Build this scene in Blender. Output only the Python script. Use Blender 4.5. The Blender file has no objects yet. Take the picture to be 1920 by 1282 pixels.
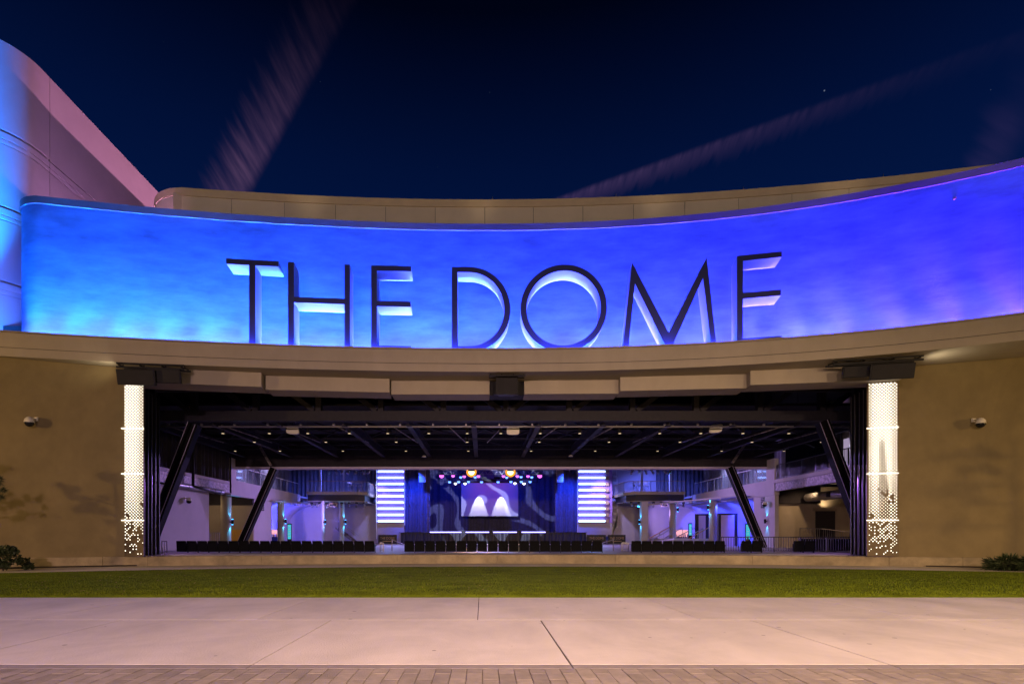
import bpy, bmesh, math, random
import numpy as np
from mathutils import Vector, Matrix, Quaternion
random.seed(7); np.random.seed(7)
R = math.radians
SC = bpy.context.scene
COL = SC.collection
# ------------------------------------------------------------------ camera
F = 1000.0; CH = 1.4; VX = 905.0; VY = 1003.0          # focal length / vanishing point measured on a 1920 px wide frame
cd = bpy.data.cameras.new('camera'); cam = bpy.data.objects.new('camera', cd); COL.objects.link(cam)
cam.location = (0, 0, CH); cam.rotation_euler = (R(90), 0, 0)
cd.sensor_width = 36; cd.sensor_fit = 'HORIZONTAL'; cd.lens = 36*F/1920
cd.shift_x = (960-VX)/1920; cd.shift_y = (VY-641)/1920
cd.clip_start = .1; cd.clip_end = 3000
SC.camera = cam
SC.view_settings.view_transform = 'Standard'; SC.view_settings.look = 'None'
SC.view_settings.exposure = 0; SC.view_settings.gamma = 1; SC.view_settings.use_curve_mapping = False
cy = SC.cycles
cy.use_denoising = True
try: cy.denoiser = 'OPENIMAGEDENOISE'
except Exception: pass
cy.use_light_tree = True; cy.max_bounces = 6; cy.diffuse_bounces = 3; cy.glossy_bounces = 2
cy.sample_clamp_indirect = 4.0; cy.caustics_reflective = False; cy.caustics_refractive = False
# ------------------------------------------------------------------ world: night sky with contrails and stars
def pdir(px, py): return Vector(((px-VX)/F, 1.0, (VY-py)/F)).normalized()
W = bpy.data.worlds.new('World'); SC.world = W; W.use_nodes = True
nt = W.node_tree; nt.nodes.clear()
def N(t, **k):
    n = nt.nodes.new(t)
    for a, b in k.items(): setattr(n, a, b)
    return n
def L(a, b): nt.links.new(a, b)
def mth(op, a, b=None, clamp=False):
    n = N('ShaderNodeMath', operation=op); n.use_clamp = clamp
    for i, v in enumerate((a, b)):
        if v is None: continue
        if isinstance(v, (int, float)): n.inputs[i].default_value = v
        else: L(v, n.inputs[i])
    return n.outputs[0]
tc = N('ShaderNodeTexCoord'); GEN = tc.outputs['Generated']
sep = N('ShaderNodeSeparateXYZ'); L(GEN, sep.inputs[0])
ramp = N('ShaderNodeValToRGB'); L(sep.outputs['Z'], ramp.inputs[0])
e = ramp.color_ramp.elements
e[0].position = 0.0; e[0].color = (.0012, .0140, .080, 1)
e[1].position = 1.0; e[1].color = (.0001, .0004, .0028, 1)
for p, c in ((.40, (.0010, .0090, .058, 1)), (.56, (.0005, .0052, .036, 1)), (.70, (.0001, .0009, .0062, 1))):
    q = e.new(p); q.color = c
def dotv(v):
    n = N('ShaderNodeVectorMath', operation='DOT_PRODUCT'); L(GEN, n.inputs[0]); n.inputs[1].default_value = tuple(v); return n.outputs['Value']
def smooth(v, a, b):
    n = N('ShaderNodeMapRange', interpolation_type='SMOOTHSTEP'); L(v, n.inputs[0])
    n.inputs[1].default_value = a; n.inputs[2].default_value = b; n.inputs[3].default_value = 0; n.inputs[4].default_value = 1
    return n.outputs[0]
def contrail(pa, pb, wl, wr, col, gain, freq, sharp_side):
    A, B = pdir(*pa), pdir(*pb); nrm = A.cross(B).normalized(); t = nrm.cross(A).normalized(); ang = math.acos(max(-1, min(1, A.dot(B))))
    across = dotv(nrm); along = mth('ARCTAN2', dotv(t), dotv(A))
    cmb = N('ShaderNodeCombineXYZ'); L(mth('ADD', mth('MULTIPLY', along, freq), mth('MULTIPLY', across, freq*.5)), cmb.inputs[0]); L(mth('MULTIPLY', across, freq*.16), cmb.inputs[1])
    nz = N('ShaderNodeTexNoise'); L(cmb.outputs[0], nz.inputs['Vector']); nz.inputs['Scale'].default_value = 1; nz.inputs['Detail'].default_value = 4
    streak = smooth(nz.outputs[0], .25, .85)
    jit = mth('MULTIPLY', mth('SUBTRACT', nz.outputs[0], .5), .035)
    a2 = mth('ADD', across, jit); al, ar = (a2, across) if sharp_side > 0 else (across, a2)
    prof = mth('MULTIPLY', smooth(al, -wl, 0.0), mth('SUBTRACT', 1.0, smooth(ar, 0.0, wr)))
    fade = mth('SUBTRACT', 1.0, mth('MULTIPLY', smooth(along, -.05, ang), .94))
    fade = mth('MULTIPLY', fade, mth('MULTIPLY', smooth(along, -.35, -.1), mth('SUBTRACT', 1.0, smooth(along, ang*1.2, ang*1.9))))
    k = mth('MULTIPLY', mth('MULTIPLY', prof, mth('ADD', mth('MULTIPLY', streak, .75), .25)), mth('MULTIPLY', fade, gain))
    m = N('ShaderNodeMix', data_type='RGBA', blend_type='ADD'); m.inputs[0].default_value = 1
    v = N('ShaderNodeVectorMath', operation='SCALE'); v.inputs[0].default_value = col; L(k, v.inputs['Scale'])
    return v.outputs[0]
def addv(a, b):
    n = N('ShaderNodeVectorMath', operation='ADD'); L(a, n.inputs[0]); L(b, n.inputs[1]); return n.outputs[0]
sky = ramp.outputs[0]
sky = addv(sky, contrail((456, 350), (648, 0), .055, .016, (.085, .040, .070), 1.0, 95, 1))
sky = addv(sky, contrail((1090, 362), (1900, 72), .008, .026, (.055, .028, .064), 1.0, 95, -1))
sky = addv(sky, contrail((1850, 320), (1945, 100), .03, .03, (.028, .015, .042), 1.0, 34, 1))
vor = N('ShaderNodeTexVoronoi'); L(GEN, vor.inputs['Vector']); vor.inputs['Scale'].default_value = 42
vs = N('ShaderNodeTexWhiteNoise', noise_dimensions='3D'); L(vor.outputs['Position'], vs.inputs['Vector'])
star = mth('MULTIPLY', mth('SUBTRACT', 1.0, smooth(vor.outputs['Distance'], .03, .07)), smooth(vs.outputs['Value'], .82, 1.0))
sv = N('ShaderNodeVectorMath', operation='SCALE'); sv.inputs[0].default_value = (.5, .6, .8); L(mth('MULTIPLY', star, .55), sv.inputs['Scale'])
sky = addv(sky, sv.outputs[0])
bg = N('ShaderNodeBackground'); L(sky, bg.inputs[0]); bg.inputs[1].default_value = 1.0
wo = N('ShaderNodeOutputWorld'); L(bg.outputs[0], wo.inputs[0])
# ------------------------------------------------------------------ lamps
def aim(o, target):
    o.rotation_euler = (Vector(target)-o.location).to_track_quat('-Z', 'Y').to_euler()
def spot(name, loc, target, color, power, angle=60, blend=.6, radius=.15):
    l = bpy.data.lights.new(name, 'SPOT'); l.energy = power; l.color = color; l.spot_size = R(angle); l.spot_blend = blend; l.shadow_soft_size = radius
    o = bpy.data.objects.new(name, l); COL.objects.link(o); o.location = loc; aim(o, target); return o
def area(name, loc, target, color, power, sx, sy, spread=180):
    l = bpy.data.lights.new(name, 'AREA'); l.shape = 'RECTANGLE'; l.energy = power; l.color = color; l.size = sx; l.size_y = sy; l.spread = R(spread)
    o = bpy.data.objects.new(name, l); COL.objects.link(o); o.location = loc; aim(o, target); return o
WARM = (1, .68, .36)
# plaza lamps behind and beside the camera (their poles are built further down)
PLAZA_LAMPS = [((4.5, -6.0, 7.6), (5.5, 6, 0), (1, .66, .45), 20000, 92, .9), ((-9.5, -7.0, 7.6), (-7, 8, 0), (1, .64, .66), 12500, 95, .9),
               ((17, -4.0, 8.0), (14, 10, 0), (1, .68, .40), 8500, 95, .9)]
for p, t, c, w, a, b in PLAZA_LAMPS: spot('plaza_lamp_light', p, t, c, w, a, b, .2)
spot('facade_flood_light', (-12, -15, 9.0), (-4, 26, 11), (1, .72, .40), 4300, 95, .5, 1.2)
spot('facade_flood_light', (16, -15, 9.0), (8, 26, 13), (1, .72, .40), 4300, 95, .5, 1.2)
spot('street_lamp_light', (-27.5, 11, 5.6), (-17, 23.5, 2.6), (1, .62, .22), 3600, 62, .12, .12)
spot('street_lamp_light', (31, 11, 5.6), (21, 23.5, 3.0), (1, .62, .20), 3200, 66, .5, .3)
# ------------------------------------------------------------------ facade curves (plan)
_fx = [-26, -20.3, -17.3, -15.7, -12, -6.2, -2, 1.35, 7.8, 13.8, 17.75, 20.3, 23]
_fy = [21.1, 22.47, 22.95, 23.2, 23.85, 24.5, 24.6, 24.5, 24.15, 23.2, 21.95, 20.85, 19.6]
_pf = np.polyfit(_fx, _fy, 4)
def YF(x):                                           # front of the fascia; tangent continuation outside the fitted range
    if x < -22: return float(np.polyval(_pf, -22)+(x+22)*np.polyval(np.polyder(_pf), -22))
    if x > 22: return float(np.polyval(_pf, 22)+(x-22)*np.polyval(np.polyder(_pf), 22))
    return float(np.polyval(_pf, x))
def YWALL(x): return YF(x)+2.1                        # the sign wall
AR = 62.4; AX = 1.2
def YP(x): return 26.4-(AR-math.sqrt(max(0, AR*AR-(x-AX)**2)))     # the plinth
def slopeF(x): return (YF(x+.05)-YF(x-.05))/.1
for x in (-15, -5, 5, 15, 25): spot('parapet_fill_light', (x*.6, -15, 9.0), (x, 31, 24.2), (1, .74, .44), 7600, 17.5, .25, .4)  # unseen fill floods, added to brighten the parapet alone
# blue to violet wall washers on the ledge below the sign wall
for i in range(24):
    x = -20.2+i*1.9; y = YWALL(x)-1.15; f = i/23
    c = (.001+.15*f**1.6, .215*(1-f)**1.5+.014, 1.0)
    yw = YWALL(x)-.42
    area('wall_washer_line', (x, yw, 9.95), (x, YWALL(x)-.1, 13.0), (.07+.08*f, .075*(1-f)+.03, 1.0), 430, 1.88, .08, 120)
    area('wall_washer_beam', (x, yw, 9.95), (x, YWALL(x)-.02, 17.0), c, 270, 1.89, .07, 34)
    if -12 < x < 16: area('ledge_light', (x, YF(x)+.36, 9.9), (x, YF(x)+.42, 12), (.03, .06, 1.0), 190, 1.8, .05)
    cp = (.36-.10*f, .36-.20*f, 1.0)
    area('wall_washer_glow', (x, y+.25, 9.93), (x, YWALL(x), 11.2), cp, 105*(1-.72*f), 1.7, .12)
for x, y in ((-23.7, 23.9), (-25.2, 23.6), (-27.0, 23.6)):
    spot('tower_washer_light', (x, y, 10.15), (x-.1, 25.5, 22), (.004, .19, 1.0), 95000, 36, 1.0, .15); spot('tower_washer_light', (x, y, 10.0), (x, 25.5, 12.5), (.004, .17, 1.0), 2600, 120, 1.0, .15)
spot('pink_flood_light', (-8, 44, 12.6), (-22.8, 31, 23), (1, .36, .60), 19000, 75, .5, .15)
spot('violet_flood_light', (-17.2, 27.6, 12.4), (-22.8, 32.5, 20), (.85, .36, .85), 2600, 85, .6, .15)
# ================================================================== helpers
def P(px, py, Y): return Vector(((px-VX)/F*Y, Y, CH+(VY-py)/F*Y))
def PX(px, Y): return (px-VX)/F*Y
def PZ(py, Y): return CH+(VY-py)/F*Y
class MB:
    def __init__(s): s.v = []; s.f = []; s.s = []
    def add(s, vs, fs, smooth=False):
        o = len(s.v); s.v += [tuple(v) for v in vs]; s.f += [tuple(i+o for i in f) for f in fs]; s.s += [smooth]*len(fs); return s
    def box(s, x0, x1, y0, y1, z0, z1):
        vs = [(x, y, z) for z in (z0, z1) for y in (y0, y1) for x in (x0, x1)]
        return s.add(vs, [(0, 2, 3, 1), (4, 5, 7, 6), (0, 1, 5, 4), (2, 6, 7, 3), (0, 4, 6, 2), (1, 3, 7, 5)])
    def obox(s, c, ax, ay, az, hx, hy, hz):            # oriented box
        c = Vector(c); vs = [c+ax*(a*hx)+ay*(b*hy)+az*(d*hz) for d in (-1, 1) for b in (-1, 1) for a in (-1, 1)]
        return s.add(vs, [(0, 2, 3, 1), (4, 5, 7, 6), (0, 1, 5, 4), (2, 6, 7, 3), (0, 4, 6, 2), (1, 3, 7, 5)])
    def bar(s, a, b, w, h=None):                       # square bar between two points
        a, b = Vector(a), Vector(b); h = h or w; d = (b-a); ln = d.length; d = d/ln
        up = Vector((0, 0, 1)) if abs(d.z) < .95 else Vector((0, 1, 0))
        x = d.cross(up).normalized(); z = x.cross(d).normalized()
        return s.obox((a+b)/2, x, d, z, w/2, ln/2, h/2)
    def tube(s, a, b, r, r2=None, n=10, cap=True):
        a, b = Vector(a), Vector(b); r2 = r if r2 is None else r2; d = (b-a).normalized()
        up = Vector((0, 0, 1)) if abs(d.z) < .95 else Vector((0, 1, 0))
        x = d.cross(up).normalized(); z = x.cross(d).normalized(); o = len(s.v)
        for p, q in ((a, r), (b, r2)):
            for i in range(n):
                t = 2*math.pi*i/n; s.v.append(tuple(p+x*(q*math.cos(t))+z*(q*math.sin(t))))
        for i in range(n):
            s.f.append((o+i, o+(i+1) % n, o+n+(i+1) % n, o+n+i)); s.s.append(True)
        if cap:
            s.f.append(tuple(o+i for i in range(n))[::-1]); s.f.append(tuple(o+n+i for i in range(n))); s.s += [False, False]
        return s
    def lathe(s, c, prof, n=16, axis='z'):             # prof = [(r, h)]
        c = Vector(c); o = len(s.v)
        for r, h in prof:
            for i in range(n):
                t = 2*math.pi*i/n; s.v.append(tuple(c+Vector((r*math.cos(t), r*math.sin(t), h))))
        for k in range(len(prof)-1):
            for i in range(n):
                s.f.append((o+k*n+i, o+k*n+(i+1) % n, o+(k+1)*n+(i+1) % n, o+(k+1)*n+i)); s.s.append(True)
        s.f.append(tuple(o+i for i in range(n))[::-1]); s.f.append(tuple(o+(len(prof)-1)*n+i for i in range(n))); s.s += [False, False]
        return s
    def prism(s, pts, off):                            # polygon (3d points) extruded along off
        n = len(pts); off = Vector(off); vs = [Vector(p) for p in pts]+[Vector(p)+off for p in pts]
        return s.add(vs, [tuple(range(n)), tuple(range(2*n-1, n-1, -1))]+[(i, n+i, n+(i+1) % n, (i+1) % n) for i in range(n)])
    def sweep(s, path, prof, smooth=False):            # path of plan points, closed profile of (offset towards the viewer, z)
        m = len(prof); o = len(s.v); k = len(path)
        for i in range(k):
            a = path[max(0, i-1)]; b = path[min(k-1, i+1)]; t = Vector((b[0]-a[0], b[1]-a[1])).normalized(); n = Vector((t.y, -t.x))
            for (f, z) in prof: s.v.append((path[i][0]+n.x*f, path[i][1]+n.y*f, z))
        for i in range(k-1):
            for j in range(m):
                s.f.append((o+i*m+j, o+(i+1)*m+j, o+(i+1)*m+(j+1) % m, o+i*m+(j+1) % m)); s.s.append(smooth)
        s.f.append(tuple(o+j for j in range(m))); s.f.append(tuple(o+(k-1)*m+j for j in range(m))[::-1]); s.s += [False, False]
        return s
    def curtain(s, a, b, z0, z1, amp=.08, wl=.4, thick=.02):
        a, b = Vector((a[0], a[1])), Vector((b[0], b[1])); d = b-a; ln = d.length; d /= ln; n = Vector((d.y, -d.x)); k = max(8, int(ln/wl*8)); o = len(s.v)
        ph = random.random()*6
        for i in range(k+1):
            u = ln*i/k; w = amp*(math.sin(u/wl*2*math.pi+ph)+.45*math.sin(u/wl*3.7+ph*2)); p = a+d*u+n*w
            s.v.append((p.x, p.y, z0)); s.v.append((p.x, p.y, z1))
        for i in range(k): s.f.append((o+2*i, o+2*i+2, o+2*i+3, o+2*i+1)); s.s.append(True)
        return s
    def build(s, name, mat, parent=None, label=None, cat=None, group=None, kind=None, bevel=0, origin=None):
        me = bpy.data.meshes.new(name); V = np.array(s.v, float)
        if parent is not None: org = wloc(parent)
        elif origin is not None: org = np.array(origin, float)
        elif kind == 'structure': org = np.zeros(3)
        else: org = np.array([(V[:, 0].min()+V[:, 0].max())/2, (V[:, 1].min()+V[:, 1].max())/2, V[:, 2].min()])
        me.from_pydata((V-org).tolist(), [], s.f); me.polygons.foreach_set('use_smooth', s.s)
        bm = bmesh.new(); bm.from_mesh(me); bmesh.ops.recalc_face_normals(bm, faces=bm.faces)
        for ed in bm.edges:
            if len(ed.link_faces) == 2 and ed.calc_face_angle(0) > .6: ed.smooth = False
        bm.to_mesh(me); bm.free()
        me.materials.append(MATS[mat] if isinstance(mat, str) else mat)
        o = bpy.data.objects.new(name, me); COL.objects.link(o)
        if parent is not None: o.parent = parent
        else: o.location = org
        if bevel:
            b = o.modifiers.new('bevel', 'BEVEL'); b.width = bevel; b.segments = 2; b.limit_method = 'ANGLE'
        props(o, label, cat, group, kind); return o
def wloc(o):
    v = np.zeros(3)
    while o is not None: v += np.array(o.location); o = o.parent
    return v
def props(o, label=None, cat=None, group=None, kind=None):
    for k, v in (('label', label), ('category', cat), ('group', group), ('kind', kind)):
        if v: o[k] = v
    return o
def thing(name, label, cat, loc=(0, 0, 0), group=None, rz=0):
    o = bpy.data.objects.new(name, None); COL.objects.link(o); o.location = loc; o.rotation_euler = (0, 0, rz); o.empty_display_size = .2
    return props(o, label, cat, group)
def copy_tree(o, parent=None):
    c = o.copy(); COL.objects.link(c)
    if parent is not None: c.parent = parent
    for ch in list(o.children): copy_tree(ch, c)
    return c
# ------------------------------------------------------------------ materials
MATS = {}
def mat(name, col, rough=.7, var=.12, scale=3.0, bump=0.0, bscale=40, metal=0, stretch=(1, 1, 1), col2=None, spec=.4, detail=5, contrast=(.3, .7), obj_var=0):
    m = bpy.data.materials.new(name); m.use_nodes = True; t = m.node_tree; t.nodes.clear()
    n = lambda k: t.nodes.new(k)
    out = n('ShaderNodeOutputMaterial'); b = n('ShaderNodeBsdfPrincipled'); t.links.new(b.outputs[0], out.inputs[0])
    b.inputs['Roughness'].default_value = rough; b.inputs['Metallic'].default_value = metal; b.inputs['Specular IOR Level'].default_value = spec
    geo = n('ShaderNodeNewGeometry'); mp = n('ShaderNodeMapping'); t.links.new(geo.outputs['Position'], mp.inputs[0]); mp.inputs['Scale'].default_value = stretch
    nz = n('ShaderNodeTexNoise'); t.links.new(mp.outputs[0], nz.inputs['Vector']); nz.inputs['Scale'].default_value = scale; nz.inputs['Detail'].default_value = detail; nz.inputs['Roughness'].default_value = .6
    mr = n('ShaderNodeMapRange'); t.links.new(nz.outputs[0], mr.inputs[0]); mr.inputs[1].default_value = contrast[0]; mr.inputs[2].default_value = contrast[1]
    mix = n('ShaderNodeMix'); mix.data_type = 'RGBA'; t.links.new(mr.outputs[0], mix.inputs[0])
    c2 = col2 or tuple(min(1, c*(1+var)) for c in col); c1 = tuple(c*(1-var) for c in col)
    mix.inputs[6].default_value = (*c1, 1); mix.inputs[7].default_value = (*c2, 1)
    last = mix.outputs[2]
    if obj_var:
        oi = n('ShaderNodeObjectInfo'); hv = n('ShaderNodeHueSaturation'); t.links.new(last, hv.inputs['Color'])
        m2 = n('ShaderNodeMapRange'); t.links.new(oi.outputs['Random'], m2.inputs[0]); m2.inputs[3].default_value = 1-obj_var; m2.inputs[4].default_value = 1+obj_var
        t.links.new(m2.outputs[0], hv.inputs['Value']); last = hv.outputs[0]
    t.links.new(last, b.inputs['Base Color'])
    if bump:
        n2 = n('ShaderNodeTexNoise'); t.links.new(mp.outputs[0], n2.inputs['Vector']); n2.inputs['Scale'].default_value = bscale; n2.inputs['Detail'].default_value = 6
        bp = n('ShaderNodeBump'); bp.inputs['Strength'].default_value = bump; bp.inputs['Distance'].default_value = .02
        t.links.new(n2.outputs[0], bp.inputs['Height']); t.links.new(bp.outputs[0], b.inputs['Normal'])
    MATS[name] = m; return m
def emat(name, col, strength):
    m = bpy.data.materials.new(name); m.use_nodes = True; t = m.node_tree; t.nodes.clear()
    o = t.nodes.new('ShaderNodeOutputMaterial'); e_ = t.nodes.new('ShaderNodeEmission'); e_.inputs[0].default_value = (*col, 1); e_.inputs[1].default_value = strength
    t.links.new(e_.outputs[0], o.inputs[0]); MATS[name] = m; return m
mat('sign_plaster', (.058, .17, .44), .62, .42, .55, .3, 6, stretch=(1, 1, 3.2), contrast=(.25, .75), detail=9)  # blue of the wall wash is put into the plaster colour
mat('tan_plaster', (.195, .150, .072), .85, .10, 1.2, .12, 60, detail=8)
mat('fascia_plaster', (.36, .31, .245), .85, .05, .8, .08, 80)
mat('tower_plaster', (.42, .40, .43), .8, .05, .8, .1, 90)
mat('panel_plaster', (.72, .62, .52), .85, .05, .9, .08, 80, obj_var=.05)
mat('coping_metal', (.30, .24, .17), .45, .08, 2, metal=.3)
mat('coping_dark', (.10, .11, .14), .5, .08, 2)
mat('cap_paint', (.70, .56, .40), .6, .06, 2)
mat('plinth_concrete', (.30, .24, .145), .85, .22, 1.6, .2, 40, contrast=(.35, .65), detail=8)
mat('path_concrete', (.48, .42, .33), .85, .10, 1.5, .15, 60)
mat('slab_concrete', (.55, .495, .47), .8, .10, 1.1, .22, 55, stretch=(1, .35, 1), detail=9, obj_var=.05)
def weather(name, stain=.25, spots=.5, s1=.45, streak=None):
    m = MATS[name]; t = m.node_tree; b = next(n for n in t.nodes if n.type == 'BSDF_PRINCIPLED'); src = b.inputs['Base Color'].links[0].from_socket
    geo = t.nodes.new('ShaderNodeNewGeometry'); mp = t.nodes.new('ShaderNodeMapping'); t.links.new(geo.outputs['Position'], mp.inputs[0]); mp.inputs['Scale'].default_value = streak or (1, 1, 1)
    n1 = t.nodes.new('ShaderNodeTexNoise'); t.links.new(mp.outputs[0], n1.inputs['Vector']); n1.inputs['Scale'].default_value = s1; n1.inputs['Detail'].default_value = 10; n1.inputs['Roughness'].default_value = .68; n1.inputs['Distortion'].default_value = .6
    r1 = t.nodes.new('ShaderNodeMapRange'); t.links.new(n1.outputs[0], r1.inputs[0]); r1.inputs[1].default_value = .42; r1.inputs[2].default_value = .72; r1.inputs[3].default_value = 1; r1.inputs[4].default_value = 1-stain
    v = t.nodes.new('ShaderNodeTexVoronoi'); t.links.new(geo.outputs['Position'], v.inputs['Vector']); v.inputs['Scale'].default_value = 2.3
    w = t.nodes.new('ShaderNodeTexWhiteNoise'); t.links.new(v.outputs['Position'], w.inputs['Vector'])
    sz = t.nodes.new('ShaderNodeMath'); sz.operation = 'MULTIPLY'; t.links.new(w.outputs['Value'], sz.inputs[0]); sz.inputs[1].default_value = .085
    lt = t.nodes.new('ShaderNodeMath'); lt.operation = 'LESS_THAN'; t.links.new(v.outputs['Distance'], lt.inputs[0]); t.links.new(sz.outputs[0], lt.inputs[1])
    r2 = t.nodes.new('ShaderNodeMapRange'); t.links.new(lt.outputs[0], r2.inputs[0]); r2.inputs[3].default_value = 1; r2.inputs[4].default_value = 1-spots
    mu = t.nodes.new('ShaderNodeMath'); mu.operation = 'MULTIPLY'; t.links.new(r1.outputs[0], mu.inputs[0]); t.links.new(r2.outputs[0], mu.inputs[1])
    sc_ = t.nodes.new('ShaderNodeVectorMath'); sc_.operation = 'SCALE'; t.links.new(src, sc_.inputs[0]); t.links.new(mu.outputs[0], sc_.inputs['Scale']); t.links.new(sc_.outputs[0], b.inputs['Base Color'])
weather('slab_concrete', .20, .5, .6); weather('plinth_concrete', .35, .1, .9); weather('path_concrete', .25, .3, .6); weather('tan_plaster', .22, 0, .35, (1, 1, .55)); weather('fascia_plaster', .12, 0, .5, (1, 1, .3))
mat('joint_filler', (.11, .08, .06), .95, .2, 8)
mat('band_concrete', (.22, .19, .19), .85, .15, 5, .2, 60)
mat('paver', (.23, .195, .17), .85, .18, 7, .35, 90, obj_var=.16)
mat('ground_soil', (.06, .05, .035), .95, .2, 2)
mat('turf', (.095, .125, .009), 1, .38, 1.3, .5, 120, detail=8, stretch=(.5, 1, 1), spec=.02)
mat('turf_blade', (.128, .165, .010), .95, .38, 1.3, spec=.02, detail=10)
mat('mulch', (.03, .02, .014), .95, .3, 20, .6, 60)
mat('leaf_litter', (.30, .20, .11), .8, .4, 40, obj_var=.3)
mat('shrub_leaf', (.035, .05, .016), .6, .4, 25)
mat('pine_needle', (.030, .045, .018), .6, .4, 25)
mat('bark', (.08, .06, .04), .9, .3, 12)
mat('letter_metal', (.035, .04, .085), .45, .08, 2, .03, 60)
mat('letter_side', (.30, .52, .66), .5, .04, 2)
mat('black_metal', (.013, .012, .014), .5, .15, 6, .03, 60, spec=.2)
mat('truss_paint', (.020, .018, .028), .6, .2, 5, spec=.2)
mat('column_black', (.005, .005, .006), .6, .2, 4, spec=.1)
mat('roof_black', (.012, .011, .014), .8, .2, 3)
mat('bronze_sheet', (.13, .095, .05), .55, .12, 5, metal=.2)
mat('white_paint', (.75, .74, .72), .5, .04, 4)
mat('dark_glass', (.01, .01, .012), .08, .1, 3)
mat('camera_white', (.62, .58, .5), .4, .04, 4)
mat('interior_plaster', (.46, .42, .44), .8, .05, 1.2, .06, 60)
mat('interior_brown', (.34, .28, .21), .85, .06, 1.2)
mat('steel_beam', (.20, .17, .17), .55, .45, 6, contrast=(.4, .6), metal=.2)
mat('black_curtain', (.028, .024, .03), .9, .2, 4)
mat('blue_curtain', (.09, .085, .17), .85, .2, 4)
mat('grey_curtain', (.18, .17, .20), .85, .2, 4)
mat('floor_concrete', (.42, .40, .42), .45, .1, 1.0, .05, 40)
mat('stage_black', (.02, .018, .025), .5, .2, 4)
mat('screen_cloth', (.36, .34, .42), .9, .03, 3)
mat('seat_black', (.005, .005, .006), .8, .2, 10, .05, 120, spec=.08)
mat('column_tan', (.36, .31, .24), .7, .06, 2)
mat('duct_metal', (.33, .31, .33), .4, .12, 8, metal=.6)
mat('rail_steel', (.30, .28, .30), .35, .1, 8, metal=.5)
mat('rail_dark', (.06, .055, .065), .4, .1, 8, metal=.4)
mat('rail_wood', (.42, .20, .08), .45, .15, 8)
mat('door_yellow', (.55, .30, .05), .6, .08, 4)
mat('stool_tan', (.45, .32, .2), .6, .1, 6)
mat('violet_panel', (.50, .42, .62), .7, .06, 2)
mat('bar_backing', (.34, .20, .52), .7, .06, 2)
emat('dot_light', (1, .88, .68), 3.2)
emat('led_bar', (.26, .42, 1.0), 11)
emat('fin_light', (1, .86, .66), 3.0)
emat('pendant_glow', (1, .74, .45), 1.0)
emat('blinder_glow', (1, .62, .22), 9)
emat('blinder_halo', (1, .34, .03), 1.5)
emat('magenta_glow', (.80, .12, 1), 2.6)
emat('blue_glow', (.12, .26, 1), 3.2)
emat('white_glow', (.9, .9, 1), 4)
emat('deck_edge_light', (.35, .30, 1), 5)
emat('screen_cyan', (.05, .45, .55), 1.3)
emat('bar_glow', (1, .42, .50), 1.2)
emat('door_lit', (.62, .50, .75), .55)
emat('sconce_blue', (.05, .4, 1), 12)
emat('downlight_cool', (.7, .62, 1), 8)
def glass_mat():
    m = bpy.data.materials.new('rail_glass'); m.use_nodes = True; t = m.node_tree; t.nodes.clear()
    o = t.nodes.new('ShaderNodeOutputMaterial'); a = t.nodes.new('ShaderNodeBsdfTransparent'); g = t.nodes.new('ShaderNodeBsdfGlossy'); mx = t.nodes.new('ShaderNodeMixShader')
    a.inputs[0].default_value = (.82, .84, .92, 1); g.inputs[0].default_value = (.8, .8, .9, 1); g.inputs[1].default_value = .05; mx.inputs[0].default_value = .12
    t.links.new(a.outputs[0], mx.inputs[1]); t.links.new(g.outputs[0], mx.inputs[2]); t.links.new(mx.outputs[0], o.inputs[0]); MATS['rail_glass'] = m
glass_mat()
# ================================================================== GROUND
MB().box(-400, 400, -200, 600, -.30, -.06).build('ground', 'ground_soil', kind='structure')
MB().box(-34, 34, -8, 12.0, -.06, -.012).build('plaza_bed', 'joint_filler', kind='structure')
plaza = MB().box(-34, 34, -8, 4.35, -.012, -.002).build('plaza', 'paver', kind='structure')
def gd(py): return F*CH/(py-VY)
# pavers laid lengthwise
w_, l_ = .162, .417
proto_me = None
for i in range(-38, 42):
    for j in range(4):
        y1 = gd(1252.2)-l_*j-(l_/2 if i % 2 else 0)+(l_ if False else 0)
        y0 = y1-l_
        if j == 0 and i % 2:
            MB().box(i*w_+.004, (i+1)*w_-.004, y1+.004, gd(1252.2)-.003, -.012, .0).build('paver', 'paver', plaza)
        if y1 < 4.5 or y0 < 4.3: continue
        x0 = i*w_
        b = MB(); dz = random.uniform(-.0025, .0025)
        xa, xb, ya, yb = x0+.0035, x0+w_-.0035, y0+.0035, y1-.0035; c = .006
        b.add([(xa, ya, -.012), (xb, ya, -.012), (xb, yb, -.012), (xa, yb, -.012), (xa, ya, dz-.003), (xb, ya, dz-.003), (xb, yb, dz-.003), (xa, yb, dz-.003),
               (xa+c, ya+c, dz), (xb-c, ya+c, dz), (xb-c, yb-c, dz), (xa+c, yb-c, dz)],
              [(8, 9, 10, 11), (4, 5, 9, 8), (5, 6, 10, 9), (6, 7, 11, 10), (7, 4, 8, 11), (0, 1, 5, 4), (1, 2, 6, 5), (2, 3, 7, 6), (3, 0, 4, 7)])
        b.build('paver', 'paver', plaza)
# border band
for i in range(-6, 7):
    MB().box(i*3.45+.957+.006, (i+1)*3.45+.957-.006, gd(1252.2)+.003, gd(1245)-.004, -.012, .001).build('border_band', 'band_concrete', plaza)
# concrete slabs, two rows of fields
for i in range(-6, 7):
    x0 = .957+3.45*i; g = .011 if i in (0, 1) else .006
    MB().box(x0+g, x0+3.45-.006 if i != -1 else x0+3.45-.012, gd(1245)+.004, gd(1161.5)-.006, -.012, .003).build('concrete_slab', 'slab_concrete', plaza, bevel=.004)
    x0 = -.083+3.7*i
    MB().box(x0+.006, x0+3.7-.006, gd(1161.5)+.006, 11.985, -.012, .003).build('concrete_slab', 'slab_concrete', plaza, bevel=.004)
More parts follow.
